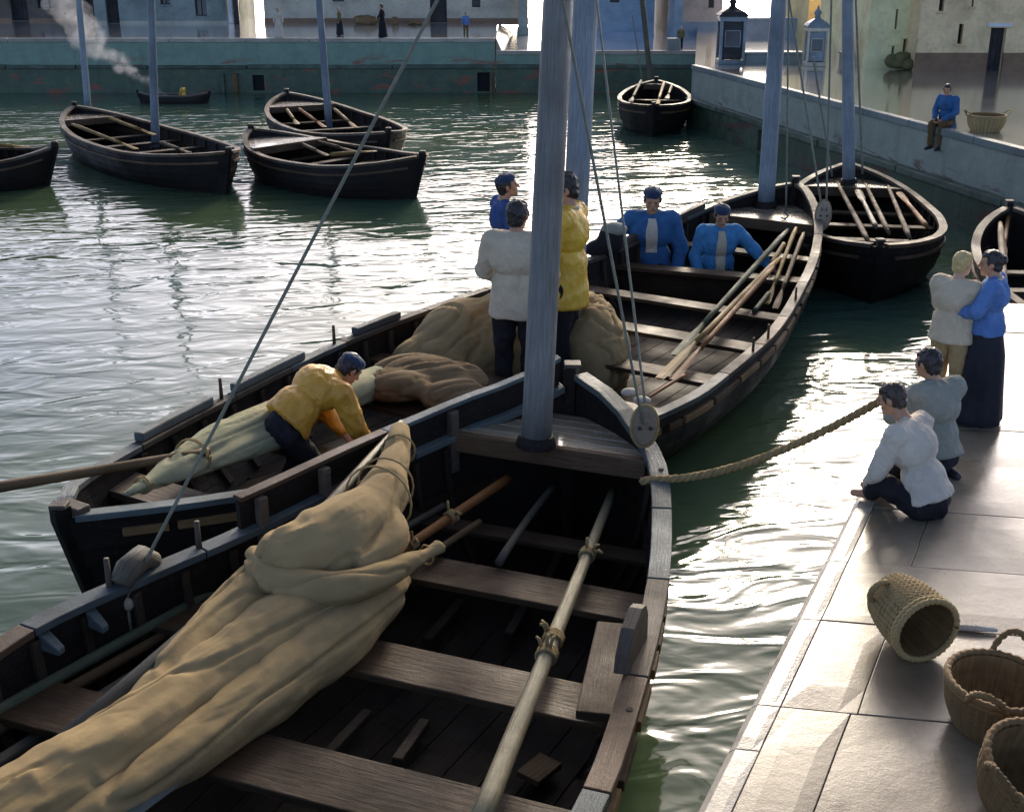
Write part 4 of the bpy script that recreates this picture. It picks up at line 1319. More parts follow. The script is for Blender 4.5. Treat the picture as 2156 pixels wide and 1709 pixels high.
    if skirt:
        g = MB(); p0 = J['waist'] - V(0, 0, .03)
        secs = []
        n = 40
        for i in range(13):
            f = i / 12
            c = p0.lerp(V(J['pelvis'].x, J['pelvis'].y - .01, .045), f)
            r = .145 + .05 * min(1, f * 3) + .085 * f
            secs.append([c + V(math.cos(a) * r * (1 + .07 * f * math.sin(a * 9 + 2 * math.sin(a * 2))), math.sin(a) * r * .85 * (1 + .07 * f * math.sin(a * 9 + 2 * math.sin(a * 2))), 0) for a in [2 * math.pi * q / n for q in range(n)]])
        g.strip(secs); g.v = [Mx @ p for p in g.v]
        g.build('skirt', M[skirt], body, smooth=True)
    if not barefoot and legs:
        for s in ('L', 'R'):
            g = MB(); a_, t_ = J['an' + s], J['to' + s]
            g.cap(a_ - V(0, 0, .025), t_, .045, .036); g.cap(a_ - V(0, 0, .03), a_ - V(0, 0, .03) + (a_ - t_).normalized() * .05, .042, .038)
            me = remesh(g, .014, 2); finish(me, 'shoe', M['iron'], body, Mx, loc)
    # hair, beret, kerchief
    g = MB()
    hl = .012
    g.ell(hp(0, -.026, .03), (.081, .088, .098), Hr); g.ell(hp(0, -.004, .072), (.072, .082, .054), Hr); g.ell(hp(0, -.05, -.03), (.066, .05, .06), Hr)
    for s in (-1, 1): g.cap(hp(.068 * s, .02, .03), hp(.070 * s, .015, -.005), .016, .012, 8)
    if bun: g.ell(hp(0, -.105, .03), (.045, .04, .045), Hr)
    me = remesh(g, .015 if far else .009, 2)
    finish(me, 'hair', M[hair], body, Mx, loc, .0 if far else .009, 34, rnd, (1, 1, .45))
    if cap:
        g = MB(); g.ell(hp(0, -.012, .075), (.092, .108, .052), Hr @ Matrix.Rotation(.12, 3, 'X'))
        g.ell(hp(0, -.01, .055), (.086, .098, .03), Hr)
        g.cap(hp(0, -.012, .12), hp(.003, -.012, .138), .006, .005, 6)
        me = remesh(g, .009, 2); finish(me, 'beret', M[cap], body, Mx, loc, .004, 14, rnd)
    if kerchief:
        g = MB(); g.ell(hp(0, -.02, .03), (.086, .094, .108), Hr); g.cap(hp(0, -.07, -.03), hp(0, -.1, -.12), .05, .02)
        me = remesh(g, .014, 2); finish(me, 'headscarf', M[kerchief], body, Mx, loc)
    if scarf:
        g = MB()
        rows = []
        zt, zb = J['neck'].z - .02, J['chest'].z - (.16 if scarf == 'white' else .30)
        for i in range(11):
            f = i / 10; z = zt + (zb - zt) * f
            wv = (.036 + .02 * min(1, f * 3)) * (1 + .08 * noise.noise(V(f * 5, rnd, 0)))
            row = []
            for j in range(7):
                x = J['chest'].x + (j / 3 - 1) * wv + .008 * noise.noise(V(f * 3, rnd, 2))
                hit = shirt_bvh.ray_cast(V(x, 1.2, z), V(0, -1, 0))[0]
                y_ = hit.y if hit else J['neck'].y + .07
                row.append(V(x, y_ + .022 + .003 * noise.noise(V(x * 40, z * 12, rnd)), z))
            rows.append(row + [p - V(0, .016, 0) for p in reversed(row)])
        g.strip(rows)
        g.v = [Mx @ p for p in g.v]; g.build('scarf' if scarf == 'white' else 'shirt_front', M[scarf], body, smooth=False, bevel=.006)
    if collar:
        g = MB(); P = []
        for i in range(17):
            a = math.pi * (i / 16) * 2
            P.append(J['neck'] + V(math.cos(a) * .068, math.sin(a) * .066 + .004, .0 - .015 * math.sin(a)))
        g.tube(P, .014, 8); g.v = [Mx @ p for p in g.v]; g.build('collar', M[collar], body, smooth=True)
    if extra: extra(body, Mx, J)
    return body

def sit(lean=.0, seat=.0, kneef=.42, kz=.02, footz=-.42, **o):
    """seated: pelvis on z=0"""
    P = dict(pelvis=(0, 0, .10), waist=(0, .02 + lean * .14, .26), chest=(0, .03 + lean * .36, .47), neck=(0, .03 + lean * .58, .655), head=(0, .07 + lean * .78, .80),
             shL=(-.185, .02 + lean * .52, .61), shR=(.185, .02 + lean * .52, .61), elL=(-.26, .06 + lean * .45, .34), elR=(.26, .06 + lean * .45, .34), haL=(-.2, .25, .16), haR=(.2, .25, .16),
             hipL=(-.1, .02, .09), hipR=(.1, .02, .09), knL=(-.13, kneef, .1 + kz), knR=(.13, kneef, .1 + kz), anL=(-.12, kneef - .02, footz + .08), anR=(.12, kneef - .02, footz + .08), toL=(-.13, kneef + .14, footz + .035), toR=(.13, kneef + .14, footz + .035))
    P.update(o)
    return P

CREW = 'crew of the long two-masted boat'
# yellow jacket, standing with folded arms, facing left
p = at(1190, 828, .08)
z = atY(1195, 372, p.y).z
person('man in a long yellow oilskin jacket standing by the tall mast', p, 72, z - .08 + .02, dict(elL=(-.25, .10, 1.14), elR=(.25, .10, 1.14), haL=(-.02, .24, 1.12), haR=(.04, .25, 1.06)),
       top='yellow', hair='hair', hem=.72, loose=1.14, group=CREW, collar='cream', headrot=(25, -14))
q = V(at(1085, 700, .5).x, 8.8, .08); q.x = atY(1088, 600, 8.8).x
z = atY(1078, 430, 8.8).z
person('man in a loose cream shirt seen from behind, left of the near mast', q, -12, z - .08 + .02, dict(elL=(-.27, .05, 1.14), elR=(.26, .08, 1.14), haL=(-.16, .27, 1.02), haR=(.14, .27, 1.02)),
       top='cream', hair='hair', hem=.80, loose=1.22, group=CREW, headrot=(-10, -5))
q = V(0, 10.25, .2); q.x = atY(1062, 500, 10.25).x
z = atY(1057, 368, 10.25).z
person('man in a dark blue smock and beret standing behind the cream shirt, looking right', q, -72, z - .2 + .0, dict(elL=(-.25, .02, 1.12), elR=(.25, .02, 1.12)), top='navyb', cap='beret', hem=.8, group=CREW, headrot=(-10, 10), loose=1.05)
# seated rowers facing us
q = atY(1370, 500, 12.35); q.z = .17
k = (atY(1370, 391, q.y - .06).z - q.z) / .93 * 1.7
person('man in blue jacket, beret and white scarf sitting with one arm on the gunwale', q, 176, k,
       sit(.04, elR=(.36, -.02, .42), haR=(.58, .06, .30), elL=(-.29, .05, .33), haL=(-.25, .16, .10), footz=-.1, kneef=.26), top='blue', cap='beret', scarf='white', group=CREW, hem=-.02, headrot=(0, -16), loose=1.18)
q = atY(1513, 500, 12.2); q.z = .17
k = (atY(1515, 428, q.y - .06).z - q.z) / .93 * 1.7
person('man in an open bright blue jacket and beret reaching for the oars', q, 182, k,
       sit(.04, elL=(-.40, .08, .40), haL=(-.60, .26, .20), elR=(.27, .04, .34), haR=(.22, .2, .1), footz=-.1, kneef=.26), top='sky', cap='beret', scarf='cream', group=CREW, hem=-.02, headrot=(0, -22), loose=1.14)
# bending man
q = V(-1.28, 7.05, .07); q.x = atY(612, 940, 7.05).x
person('man in an amber oilskin bending down in the stern of the long boat', q, -52, 1.36,
       dict(pelvis=(0, -.06, .70), waist=(0, .07, .84), chest=(0, .25, .95), neck=(0, .42, 1.02), head=(0, .55, 1.05), shL=(-.19, .36, .95), shR=(.19, .36, .95), elL=(-.25, .44, .67), elR=(.26, .44, .67), haL=(-.17, .56, .47), haR=(.16, .58, .47),
            hipL=(-.1, -.05, .68), hipR=(.1, -.05, .68), knL=(-.13, .13, .40), knR=(.13, .13, .40), anL=(-.12, -.03, .08), anR=(.12, -.03, .08)), top='orange', hair='hair', cap='beret', group=CREW, headrot=(0, -45), loose=1.3, hem=.7)
# the couple on the quay
p = at(1980, 880, ZQ); z = atY(1998, 537, p.y).z
km = (z - ZQ) / 1.7
person('fair-haired man in a cream shirt and tan trousers embracing a woman', p, -48, z - ZQ, dict(elL=(-.22, .12, 1.14), elR=(.25, .12, 1.16), haL=(-.03, .30, 1.16), haR=(.10, .33, 1.14), head=(0, .05, 1.60)),
       top='cream', legs='tan', hair='hairfair', hem=.84, loose=1.26, skin='skinf', headrot=(-15, -6))
p = at(2052, 888, ZQ); z = atY(2038, 530, p.y).z
person('woman in a blue shawl and long dark skirt embracing the fair-haired man', p, 62, z - ZQ, dict(elL=(-.25, .10, 1.16), elR=(.24, .14, 1.16), haL=(-.06, .33, 1.10), haR=(.06, .33, 1.02), head=(0, .05, 1.58)),
       top='shawl', skirt='skirt', hair='hair', hem=.92, loose=1.12, bun=True, collar='white', headrot=(10, -8))
# kneeling and sitting children
p = at(1962, 1000, ZQ); z = atY(1928, 738, p.y + .06).z
person('woman with curly dark hair and a grey-green blouse kneeling on the quay edge', p, 22, (z - ZQ) / .98 * 1.7,
       sit(.16, kneef=.34, kz=-.03, haL=(-.12, .44, .44), elL=(-.25, .22, .44), haR=(.06, .46, .46), elR=(.24, .24, .42), anL=(-.12, .0, .05), anR=(.12, .0, .05), toL=(-.12, -.14, .03), toR=(.12, -.14, .03),
           pelvis=(0, -.02, .16), waist=(0, .02, .32), chest=(0, .07, .53), neck=(0, .11, .72), head=(-.02, .17, .86), shL=(-.185, .08, .68), shR=(.185, .08, .68), hipL=(-.1, 0, .15), hipR=(.1, 0, .15), knL=(-.15, .34, .08), knR=(.15, .34, .08)),
       top='greysh', legs='skirt', hair='hair', hem=.17, loose=1.18, headrot=(12, -12))
p = at(1956, 1082, ZQ); z = atY(1880, 834, p.y + .1).z
person('boy in a white shirt and black trousers sitting barefoot on the quay edge', p, 44, (z - ZQ) / .86 * 1.7,
       sit(.42, kneef=.36, kz=.10, footz=.0, haL=(-.10, .45, .12), elL=(-.25, .32, .30), haR=(.08, .44, .14), elR=(.25, .30, .30), knL=(-.20, .32, .22), knR=(.17, .32, .24), anL=(-.10, .42, .07), anR=(.06, .44, .07), toL=(-.14, .55, .04), toR=(.04, .57, .04)),
       top='white', legs='trous', hair='hairbrown', hem=.10, loose=1.16, headrot=(10, -22), barefoot=True)
# man on the right quay edge
p = at(1990, 266, ZQ)
z = atY(1990, 178, p.y).z
outw = V(rdir.y, -rdir.x, 0)
if outw.x > 0: outw = -outw
p = p - outw * .02
person('man in a blue smock sitting on the right quay edge, legs hanging down', p, 128, (z - ZQ) / .91 * 1.7,
       sit(.08, kneef=.38, kz=-.02, haL=(-.08, .34, .16), haR=(.10, .34, .16), footz=-.50), top='blue', legs='oarb', hair='hair', hem=-.02, loose=1.15, headrot=(18, -10), skin='skin')
# far figures on the quay
FARG = 'people walking on the far quay'
def far(label, u, v0, v1, zq, yaw, **k):
    p = at(u, v1, zq); z = atY(u, v0, p.y).z
    return person(label, p, yaw, z - zq, far=True, group=FARG, **k)
far('woman in a white headscarf and olive dress on the far quay', 716, 16, 75, ZL, 100, top='nets', skirt='skirt', kerchief='white')
far('woman all in black walking along the far quay', 806, 9, 80, ZL, 80, top='trous', skirt='trous', pose=dict(elL=(-.3, .05, 1.15), haL=(-.2, .2, 1.0)))
far('figure in a white dress by the bright gap between the houses', 588, 18, 80, ZL, 190, top='white', skirt='white')
far('figure in a pale blue shirt and brown trousers near the black doorway', 981, 26, 79, ZL, 200, top='shawl', legs='oarb')
far('figure in dark olive clothes beside the mooring block', 1432, 56, 106, ZR, 170, top='nets', legs='trous')
jp = hJ.p0 + hJ.a * hJ.L * .64 + V(0, 0, .13)
person('tiny figure in yellow sitting in the smoking rowing boat', jp, 60, .52, sit(.05, footz=-.15, kneef=.3), top='yellow', legs='tan', far=True)

# ------------------------------------------------------------------ sails, oars, ropes, baskets
def ppm(p):
    return F / (p.y * CP + (EYE - p.z) * SP)

def fold(me, axis, amp, f_al=1.2, f_ac=8.0, seed=0):
    """long creases along the axis"""
    ax = V(*axis).normalized(); s1 = ax.cross(V(0, 0, 1)).normalized(); s2 = s1.cross(ax)
    nr = [v.normal.copy() for v in me.vertices]
    for v, n_ in zip(me.vertices, nr):
        c = v.co
        q = V(c.dot(ax) * f_al, c.dot(s1) * f_ac, c.dot(s2) * f_ac) + V(seed, seed * .7, 0)
        w_ = V(noise.noise(q * .5 + V(5, 0, 0)), noise.noise(q * .5 + V(0, 7, 0)), 0) * 1.3
        a = noise.noise(q + w_); b_ = noise.noise(q * 2.1 + w_)
        v.co = c + n_ * (amp * (.9 * noise.noise(q * .7 + V(3, 1, 8)) + .25 * b_ - 1.0 * math.exp(-(a / .07) ** 2)))

def px_tube(mb, pts, n=18, bump=.10, flat=.85, seed=0):
    P, rr = [], []
    for u, v, r, z in pts:
        p = at(u, v, z); P.append(p); rr.append(r / ppm(p))
    # resample smoothly
    Q, q2 = [], []
    N = 5
    for i in range(len(P) - 1):
        a, b, c, d = P[max(0, i - 1)], P[i], P[i + 1], P[min(len(P) - 1, i + 2)]
        for j in range(N):
            t = j / N
            Q.append(.5 * (2 * b + (c - a) * t + (2 * a - 5 * b + 4 * c - d) * t * t + (3 * b - a - 3 * c + d) * t**3)); q2.append(rr[i] + (rr[i + 1] - rr[i]) * (3 * t * t - 2 * t**3))
    Q.append(P[-1]); q2.append(rr[-1])
    mb.tube(Q, q2, n, bump=bump, flat=flat)
    return Q, q2

def tie(parent, c, d, r, turns=2, w_=.012, mat='rope', name='rope_tie', tails=2):
    d = d.normalized(); s = d.cross(V(0, 0, 1)).normalized(); u = s.cross(d)
    m = MB(); P = []
    for i in range(turns * 20 + 1):
        an = 2 * math.pi * i / 20
        P.append(c + d * ((i / 20 - turns / 2) * w_ * 1.7) + (s * math.cos(an) + u * math.sin(an)) * r)
    for k in range(tails):
        P = P + [P[-1] + V(R.uniform(-.03, .03), R.uniform(-.03, .0), .02)] if k == 0 else P
    m.tube(P, w_ * .55, 6)
    return m.build(name, M[mat], parent, smooth=True)

# furled sail in the nearest boat
cs = at(560, 1330, .72)
sail = thing('furled_sail', 'big tan furled sail bundled and tied along the nearest boat', 'sail', cs)
axs = (at(800, 1180, .7) - at(100, 1690, .7))[:]
def roll(tubes, ax, amp, seed, vox=.010, f=7.5):
    g = MB()
    for i, t_ in enumerate(tubes): px_tube(g, t_, seed=seed + i, bump=.16)
    me = remesh(g, vox, 4)
    fold(me, ax, amp, .9, f * .62, seed); fold(me, ax, amp * .15, 2.0, f * 1.8, seed + 9)
    me.transform(Matrix.Translation(-cs)); me.name = 'canvas'
    return link('canvas', me, M['canvas'], sail, True, 0, 0, cs)
roll([[(-120, 1800, 118, .60), (60, 1690, 108, .60), (230, 1590, 98, .60), (400, 1470, 88, .60), (540, 1370, 92, .62), (650, 1290, 98, .64), (740, 1235, 70, .66), (820, 1190, 40, .66)]], axs, .018, 3)
roll([[(120, 1745, 40, .57), (300, 1640, 56, .58), (440, 1545, 62, .58), (580, 1440, 74, .58), (700, 1345, 76, .6), (790, 1262, 54, .62), (845, 1212, 22, .64)]], axs, .017, 22)
roll([[(160, 1620, 22, .62), (300, 1480, 44, .64), (400, 1375, 56, .66), (500, 1275, 66, .68), (575, 1215, 66, .70), (640, 1180, 40, .72)]], axs, .017, 41)
axl = (at(840, 910, .95) - at(640, 1170, .8))[:]
roll([[(842, 905, 20, .97), (838, 935, 25, .96), (826, 985, 34, .94), (802, 1045, 58, .90), (748, 1105, 84, .87), (690, 1145, 92, .85), (630, 1165, 84, .84), (575, 1168, 62, .83), (540, 1172, 26, .82)],
      [(800, 1075, 40, .88), (822, 1120, 40, .84), (800, 1160, 36, .82), (740, 1185, 44, .82)]], axl, .017, 60, f=7)
roll([[(535, 1160, 20, .80), (555, 1200, 38, .79), (620, 1232, 46, .78), (710, 1240, 44, .78), (800, 1212, 36, .78), (865, 1182, 24, .77), (900, 1166, 14, .77), (925, 1150, 20, .77)]], (at(860, 1185, .75) - at(600, 1225, .75))[:], .012, 80, f=9)
for (u, v, z, u2, v2, r) in ((839, 948, .935, 830, 990, 33), (812, 1020, .90, 790, 1060, 58), (796, 1052, .88, 742, 1105, 74), (898, 1168, .75, 860, 1185, 19)):
    c = at(u, v, z); tie(sail, c, at(u2, v2, z) - c, r / ppm(c) + .004, 1, .010)
m = MB(); a_, b_ = at(846, 890, .97), at(-140, 1800, .56)
m.tube([a_, a_.lerp(b_, .3) - V(0, 0, .1), a_.lerp(b_, .6) - V(0, 0, .06), b_], [.02, .035, .04, .04], 12); m.build('yard', M['pole'], sail, smooth=True)

# poles and oars lying in the nearest boat
spar('long pale spar with rope lashings along the starboard side of the nearest boat', at(1290, 1035, .60), at(985, 1790, .60), .024, .043, 'spar', 'spar', 'spar', 0, (.26, .535, .58))
spar('orange-brown pole with rope ties beside the neck of the furled sail', at(1068, 1008, .62), at(815, 1178, .60), .027, .022, 'oaro', 'pole', 'pole', 0, (.5, .82))
spar('grey curved pole leaning from under the foredeck of the nearest boat', at(1168, 1020, .55), at(1050, 1185, .53), .018, .022, 'pole', bend=.02)
spar('short brown pole by the tail of the furled sail', at(1010, 1098, .53), at(905, 1168, .55), .018, .018, 'oarb')
spar('dark slanting pole left of the orange-brown pole', at(935, 1065, .55), at(838, 1120, .55), .02, .02, 'pole')
spar('upper greenish long pole along the port side of the nearest boat', at(470, 1232, .50), at(-120, 1560, .50), .022, .028, 'oarg')
spar('middle brown long pole along the port side of the nearest boat', at(430, 1290, .45), at(-120, 1600, .45), .024, .03, 'oarb')
spar('lower dark long pole along the port side, next to the sail', at(400, 1345, .42), at(-120, 1680, .42), .024, .03, 'pole')
oar('blue-grey oar lying right of the furled sail in the nearest boat', at(712, 1390, .56), at(250, 1730, .56), 'teal', .02, 1, .5, .07)
spar('dark pole with an iron collar right of the furled sail', at(615, 1428, .53), at(300, 1625, .53), .024, .03, 'pole', lash=(.4,))
for i, (u0, v0, u1, v1) in enumerate(((972, 1267, 898, 1352), (1110, 1270, 1070, 1340), (895, 1520, 835, 1605), (775, 1500, 690, 1590), (1180, 1165, 1155, 1215), (1030, 1130, 985, 1165))):
    m = MB(); m.beam(at(u0, v0, .13), at(u1, v1, .13), .05, .045); m.build('floor_timber', M['rib'], A, bevel=.008)
m = MB(); m.beam(at(1110, 1640, .12), at(1160, 1600, .12), .12, .03); tag(m.build('wood_scrap', M['oarb'], bevel=.004, origin=at(1135, 1620, .12)), 'scrap of brown board on the floor under the long pale spar', 'plank')

# sail heap, nets and stern sail in the long boat
cs = at(1080, 740, .35)
cs = V(0.05, 9.42, .3)
heap = thing('sail_heap', 'mound of folded tan sailcloth behind the standing men in the long boat', 'sail', cs)
g = MB()
def ep(u, v, y, rx, ry, rz): 
    p = atY(u, v, y); g.ell(p, (rx, ry, rz), nu=20, nv=12)
ep(985, 745, 9.45, .46, .42, .46); ep(1060, 735, 9.5, .36, .42, .50); ep(1120, 740, 9.5, .3, .40, .44); ep(920, 775, 9.2, .38, .34, .26); ep(1235, 735, 9.5, .30, .42, .48); ep(1262, 760, 9.4, .26, .40, .42); ep(1180, 760, 9.55, .4, .4, .4)
me = remesh(g, .024, 24); fold(me, (.75, -.2, .62), .034, .9, 4.6, 12); fold(me, (.75, -.2, .62), .012, 1.2, 11, 4)
me.transform(Matrix.Translation(-cs)); me.name = 'canvas'
link('canvas', me, M['canvas'], heap, True, 0, 0, cs)
cs = at(900, 790, .4)
g = MB()
for u, v, y, rx, ry, rz in ((880, 790, 8.35, .36, .24, .15), (940, 800, 8.3, .32, .22, .15), (830, 810, 8.1, .28, .2, .12), (960, 835, 8.0, .26, .2, .12)):
    g.ell(atY(u, v, y), (rx, ry, rz))
me = remesh(g, .02, 14); fold(me, (.9, .4, .1), .022, .9, 7, 5); fold(me, (.9, .4, .1), .009, 1.2, 15, 6); me.transform(Matrix.Translation(-cs)); me.name = 'brown_sail'
o = link('brown_sail', me, M['canvasb'], None, True, 0, 0, cs); tag(o, 'dark brown folded sail lying at the foot of the tan mound', 'sail', None, 'thing')
cs = at(460, 940, .6)
st = thing('stern_sail', 'slim greenish furled sail tapering to the stern of the long boat', 'sail', cs)
g = MB()
px_tube(g, [(262, 1040, 9, .66), (300, 1020, 16, .66), (380, 975, 34, .64), (470, 925, 46, .62), (560, 890, 50, .60), (680, 845, 50, .56), (800, 800, 40, .52)], flat=.8)
px_tube(g, [(300, 1030, 8, .64), (400, 990, 22, .60), (500, 950, 30, .58), (600, 915, 32, .56)], flat=.8)
me = remesh(g, .016, 3); fold(me, (at(600, 880, .6) - at(280, 1030, .6))[:], .013, 1.2, 13, 8); me.transform(Matrix.Translation(-cs)); me.name = 'canvas'
link('canvas', me, M['canvasg'], st, True, 0, 0, cs)
for u, v, r in ((300, 1021, 17), (405, 962, 38)):
    c = at(u, v, .65); tie(st, c, at(470, 925, .62) - c, r / ppm(c) + .004, 2, .010)
spar('long grey yard reaching over the stern of the long boat past the left edge', at(-160, 1052, .76), at(440, 950, .67), .034, .024, 'oarb', 'spar', 'yard')
# dark covered bundle on the port gunwale
p = at(1285, 528, .62)
bd = thing('bundle', 'black sack with a grey cloth over it on the gunwale beside the blue-jacketed rower', 'sack', p)
m = MB(); m.ell(p + V(0, 0, .10), (.13, .12, .17)); m.ell(p + V(-.13, 0, .02), (.12, .1, .09)); me = remesh(m, .02, 3); fold(me, (0, 0, 1), .015, 3, 8, 2); me.transform(Matrix.Translation(-p)); link('sack', me, M['trous'], bd, True, 0, 0, p)
m = MB(); m.ell(p + V(.03, 0, .21), (.13, .11, .07)); m.build('cloth_cover', M['greysh'], bd, smooth=True)
for k, (u, v) in enumerate(((1326, 826), (1352, 843))):
    p = at(u, v, .60); m = MB(); m.ell(p, (.06, .045, .03)); tag(m.build('cork_float', M['white'], smooth=True, origin=p), ('white cork float nearer the mound of sailcloth', 'white cork float nearer the hanging oval block')[k], 'float', 'cork floats on the gunwale')

OB = 'oars stowed in the long boat'
oar('green oar lying farthest inboard in the long boat', at(1420, 748, .44), at(1660, 483, .60), 'oarg', .026, 0, .9, .08, group=OB)
oar('bright yellow oar with its blade towards the near mast', at(1640, 545, .56), at(1388, 797, .44), 'oary', .026, 1, .95, .085, group=OB)
oar('orange oar lying right of the yellow one', at(1628, 562, .55), at(1415, 800, .42), 'oaro', .024, 1, .8, .07, group=OB)
oar('yellow-brown oar propped upright against the starboard bow', at(1614, 640, .40), at(1676, 480, .64), 'oary', .022, 0, .5, .06, group=OB)
oar('brown oar closest to the starboard bow planking', at(1632, 650, .38), at(1692, 492, .62), 'oarb', .024, 0, .5, .06, group=OB)
spar('short tan stick between the green and yellow-brown oars', at(1650, 514, .58), at(1624, 556, .52), .024, .024, 'oary')
spar('short grey-green stick near the starboard benches of the long boat', at(1618, 618, .45), at(1588, 655, .42), .022, .022, 'oarg')
spar('thin brown boathook running to the starboard gunwale below the yellow oar', at(1440, 790, .5), at(1362, 838, .56), .014, .012, 'oaro')
OC = 'oars in the boat under the quay wall'
for (u0, v0, u1, v1, mt, lb) in ((1754, 368, 1830, 512, 'oarb', 'leftmost brown oar in the boat under the quay wall'), (1811, 365, 1872, 492, 'oarb', 'second brown oar from the grey mast in the boat under the quay wall'), (1860, 370, 1916, 503, 'oarb', 'third brown oar with its end over the stern rail'), (1893, 405, 1952, 478, 'oaro', 'short reddish oar along the right side of the boat'), (1806, 400, 1845, 480, 'pole', 'dark thin pole between two brown oars')):
    oar(lb, at(u0, v0, .64), at(u1, v1, .60), mt, .026, 0, .8, .09, group=OC)
oar('pale oar hanging out over the side of the boat at the right edge', at(2106, 470, .75), at(2122, 700, .62), 'oarb', .03, 1, 1.0, .1)
oar('reddish oar inside the boat at the right edge', at(2124, 442, .68), at(2112, 545, .5), 'oaro', .022, 1, .5, .07)
for (u0, v0, u1, v1, z, mt, lb) in (
    (1350, 170, 1328, 214, .66, 'oarg', 'greenish oar left of the mast in the small round boat'), (1398, 174, 1384, 219, .66, 'oary', 'yellow oar right of the mast in the small round boat'), (1414, 182, 1404, 208, .6, 'oarb', 'brown oar at the right side of the small round boat'),
    (152, 262, 288, 314, .52, 'oary', 'long yellow oar on the near rail of the two-masted small boat'), (205, 240, 326, 284, .52, 'oary', 'long yellow oar along the far rail of the two-masted small boat'), (338, 300, 400, 322, .45, 'oarb', 'short brown oar behind the second thin mast'),
    (595, 220, 627, 262, .5, 'oary', 'yellow oar at the left bow of the farther paired boat'), (627, 228, 684, 268, .5, 'oaro', 'orange oar left of the mast in the farther paired boat'), (704, 230, 748, 268, .5, 'oary', 'yellow oar right of the mast in the farther paired boat'),
    (624, 299, 692, 328, .5, 'oarb', 'brown oar near the bow of the nearer paired boat'), (694, 326, 792, 318, .5, 'oary', 'yellow oar across the stern of the nearer paired boat'), (640, 292, 760, 322, .5, 'oarb', 'thin brown oar along the middle of the nearer paired boat'),
    (-30, 304, 62, 310, .5, 'oary', 'yellow oar in the boat cut off by the left edge')):
    oar(lb, at(u0, v0, z), at(u1, v1, z - .02), mt, .03, 1, .7, .09)

# oval blocks and rigging
def block(label, c, hw, hh, th=.05):
    t = thing('pulley_block', label, 'pulley block', c)
    prof = []
    n = 24
    secs = []
    for y_, k in ((-th / 2, .78), (-th / 2 + .008, .93), (-th * .2, 1), (th * .2, 1), (th / 2 - .008, .93), (th / 2, .78)):
        secs.append([c + V(math.cos(a) * hw * k, y_, math.sin(a) * hh * k) for a in [2 * math.pi * i / n for i in range(n)]])
    m = MB(); m.strip(secs); m.build('shell', M['block'], t, smooth=False, bevel=.004)
    for i in (-1, 1):
        m = MB(); m.tube([c + V(i * hw * .42, -th / 2 - .012, 0), c + V(i * hw * .42, -th / 2 + .01, 0)], .011, 8); m.build('pin', M['iron'], t, smooth=True)
    m = MB(); P = [c + V(math.cos(a) * hw * 1.04, 0, math.sin(a) * hh * 1.03) for a in [2 * math.pi * i / n for i in range(n + 1)]]
    m.tube(P, .009, 6); m.build('rope_strop', M['rope'], t, smooth=True)
    return t
pb = atY(1357, 897, 6.05); k = ppm(pb)
block('large oval wooden pulley block hanging by the bow of the nearest boat', pb, 27 / k, 46 / k, .05)
pb2 = atY(1733, 453, 12.6); k2 = ppm(pb2)
block('smaller oval wooden pulley block hanging at the bow of the long boat', pb2, 16 / k2, 31 / k2, .06)
def line(label, a, b, r=.006, mat='line', sag=0.0):
    return rope('rigging_line', [a, b], r, mat, 6, label, 'rigging', sag=sag)
topA_pt = atY(1202, -540, mA.y)
lk = hA.g(-1, 2.55) + V(.02, 0, -.06)
line('long thin stay slanting from the masthead to the port gunwale of the nearest boat', lk, topA_pt, .008)
tt = thing('deadeye', 'small iron-bound deadeye where the long thin stay meets the gunwale', 'deadeye', lk)
m = MB(); m.ell(lk - V(0, 0, .03), (.03, .02, .035)); m.build('shell', M['block'], tt, smooth=True)
m = MB(); m.tube([lk - V(0, 0, .05), lk - V(-.01, .02, .15)], .008, 6); m.build('lanyard', M['line'], tt, smooth=True)
line('left halyard rising from the large oval block to the near masthead', pb + V(-.012, -.03, .02), atY(1128, -300, mA.y - .1), .0075)
line('right halyard rising from the large oval block across the second tall mast', pb + V(.012, -.03, .02), atY(1220, -300, 9.2), .0075)
line('left line above the smaller oval block', pb2 + V(-.02, -.03, .05), atY(1655, -40, 13.2), .011)
line('right line above the smaller oval block', pb2 + V(.02, -.03, .05), atY(1752, -60, 13.2), .011)
line('thin stay from the foredeck of the long boat up beside its mast', at(1655, 440, .69), atY(1661, -30, at(1655, 440, .69).y), .010)
line('thin stay from the bow of the boat under the quay wall', at(1816, 366, .80), atY(1801, -20, at(1816, 366, .8).y), .013)
line('second thin stay left of the grey mast under the quay wall', at(1752, 372, .80), atY(1712, 120, at(1752, 372, .8).y), .012)
line('thin line on the left of the mast of the small round boat', at(1352, 168, .7), atY(1331, 30, at(1352, 168, .7).y), .014)
# hook on the foredeck
p = at(1650, 455, .70); m = MB(); m.tube([p + V(0, 0, .06), p + V(.02, 0, .03), p + V(.05, 0, .0), p + V(.02, 0, -.03), p + V(-.03, 0, -.02)], .011, 7); tag(m.build('iron_hook', M['teal'], smooth=True, origin=p), 'small green iron hook hanging over the foredeck edge of the long boat', 'hook')
# mooring rope
a_ = hA.g(1, .80) + V(-.01, 0, .02)
pts = []
b_ = atY(1905, 815, 5.42)
for i in range(25):
    f = i / 24
    q = a_.lerp(b_, f); q.z -= .11 * 4 * f * (1 - f) * (1 - .35 * f)
    pts.append(q)
pts = [a_ + V(-.10, .02, -.02), a_ + V(-.04, 0, .0)] + pts[1:]
o = rope('mooring_rope', pts, .021, 'rope', twist=True); tag(o, 'thick tan mooring rope from the nearest boat up to the children on the quay', 'rope', None, 'thing')

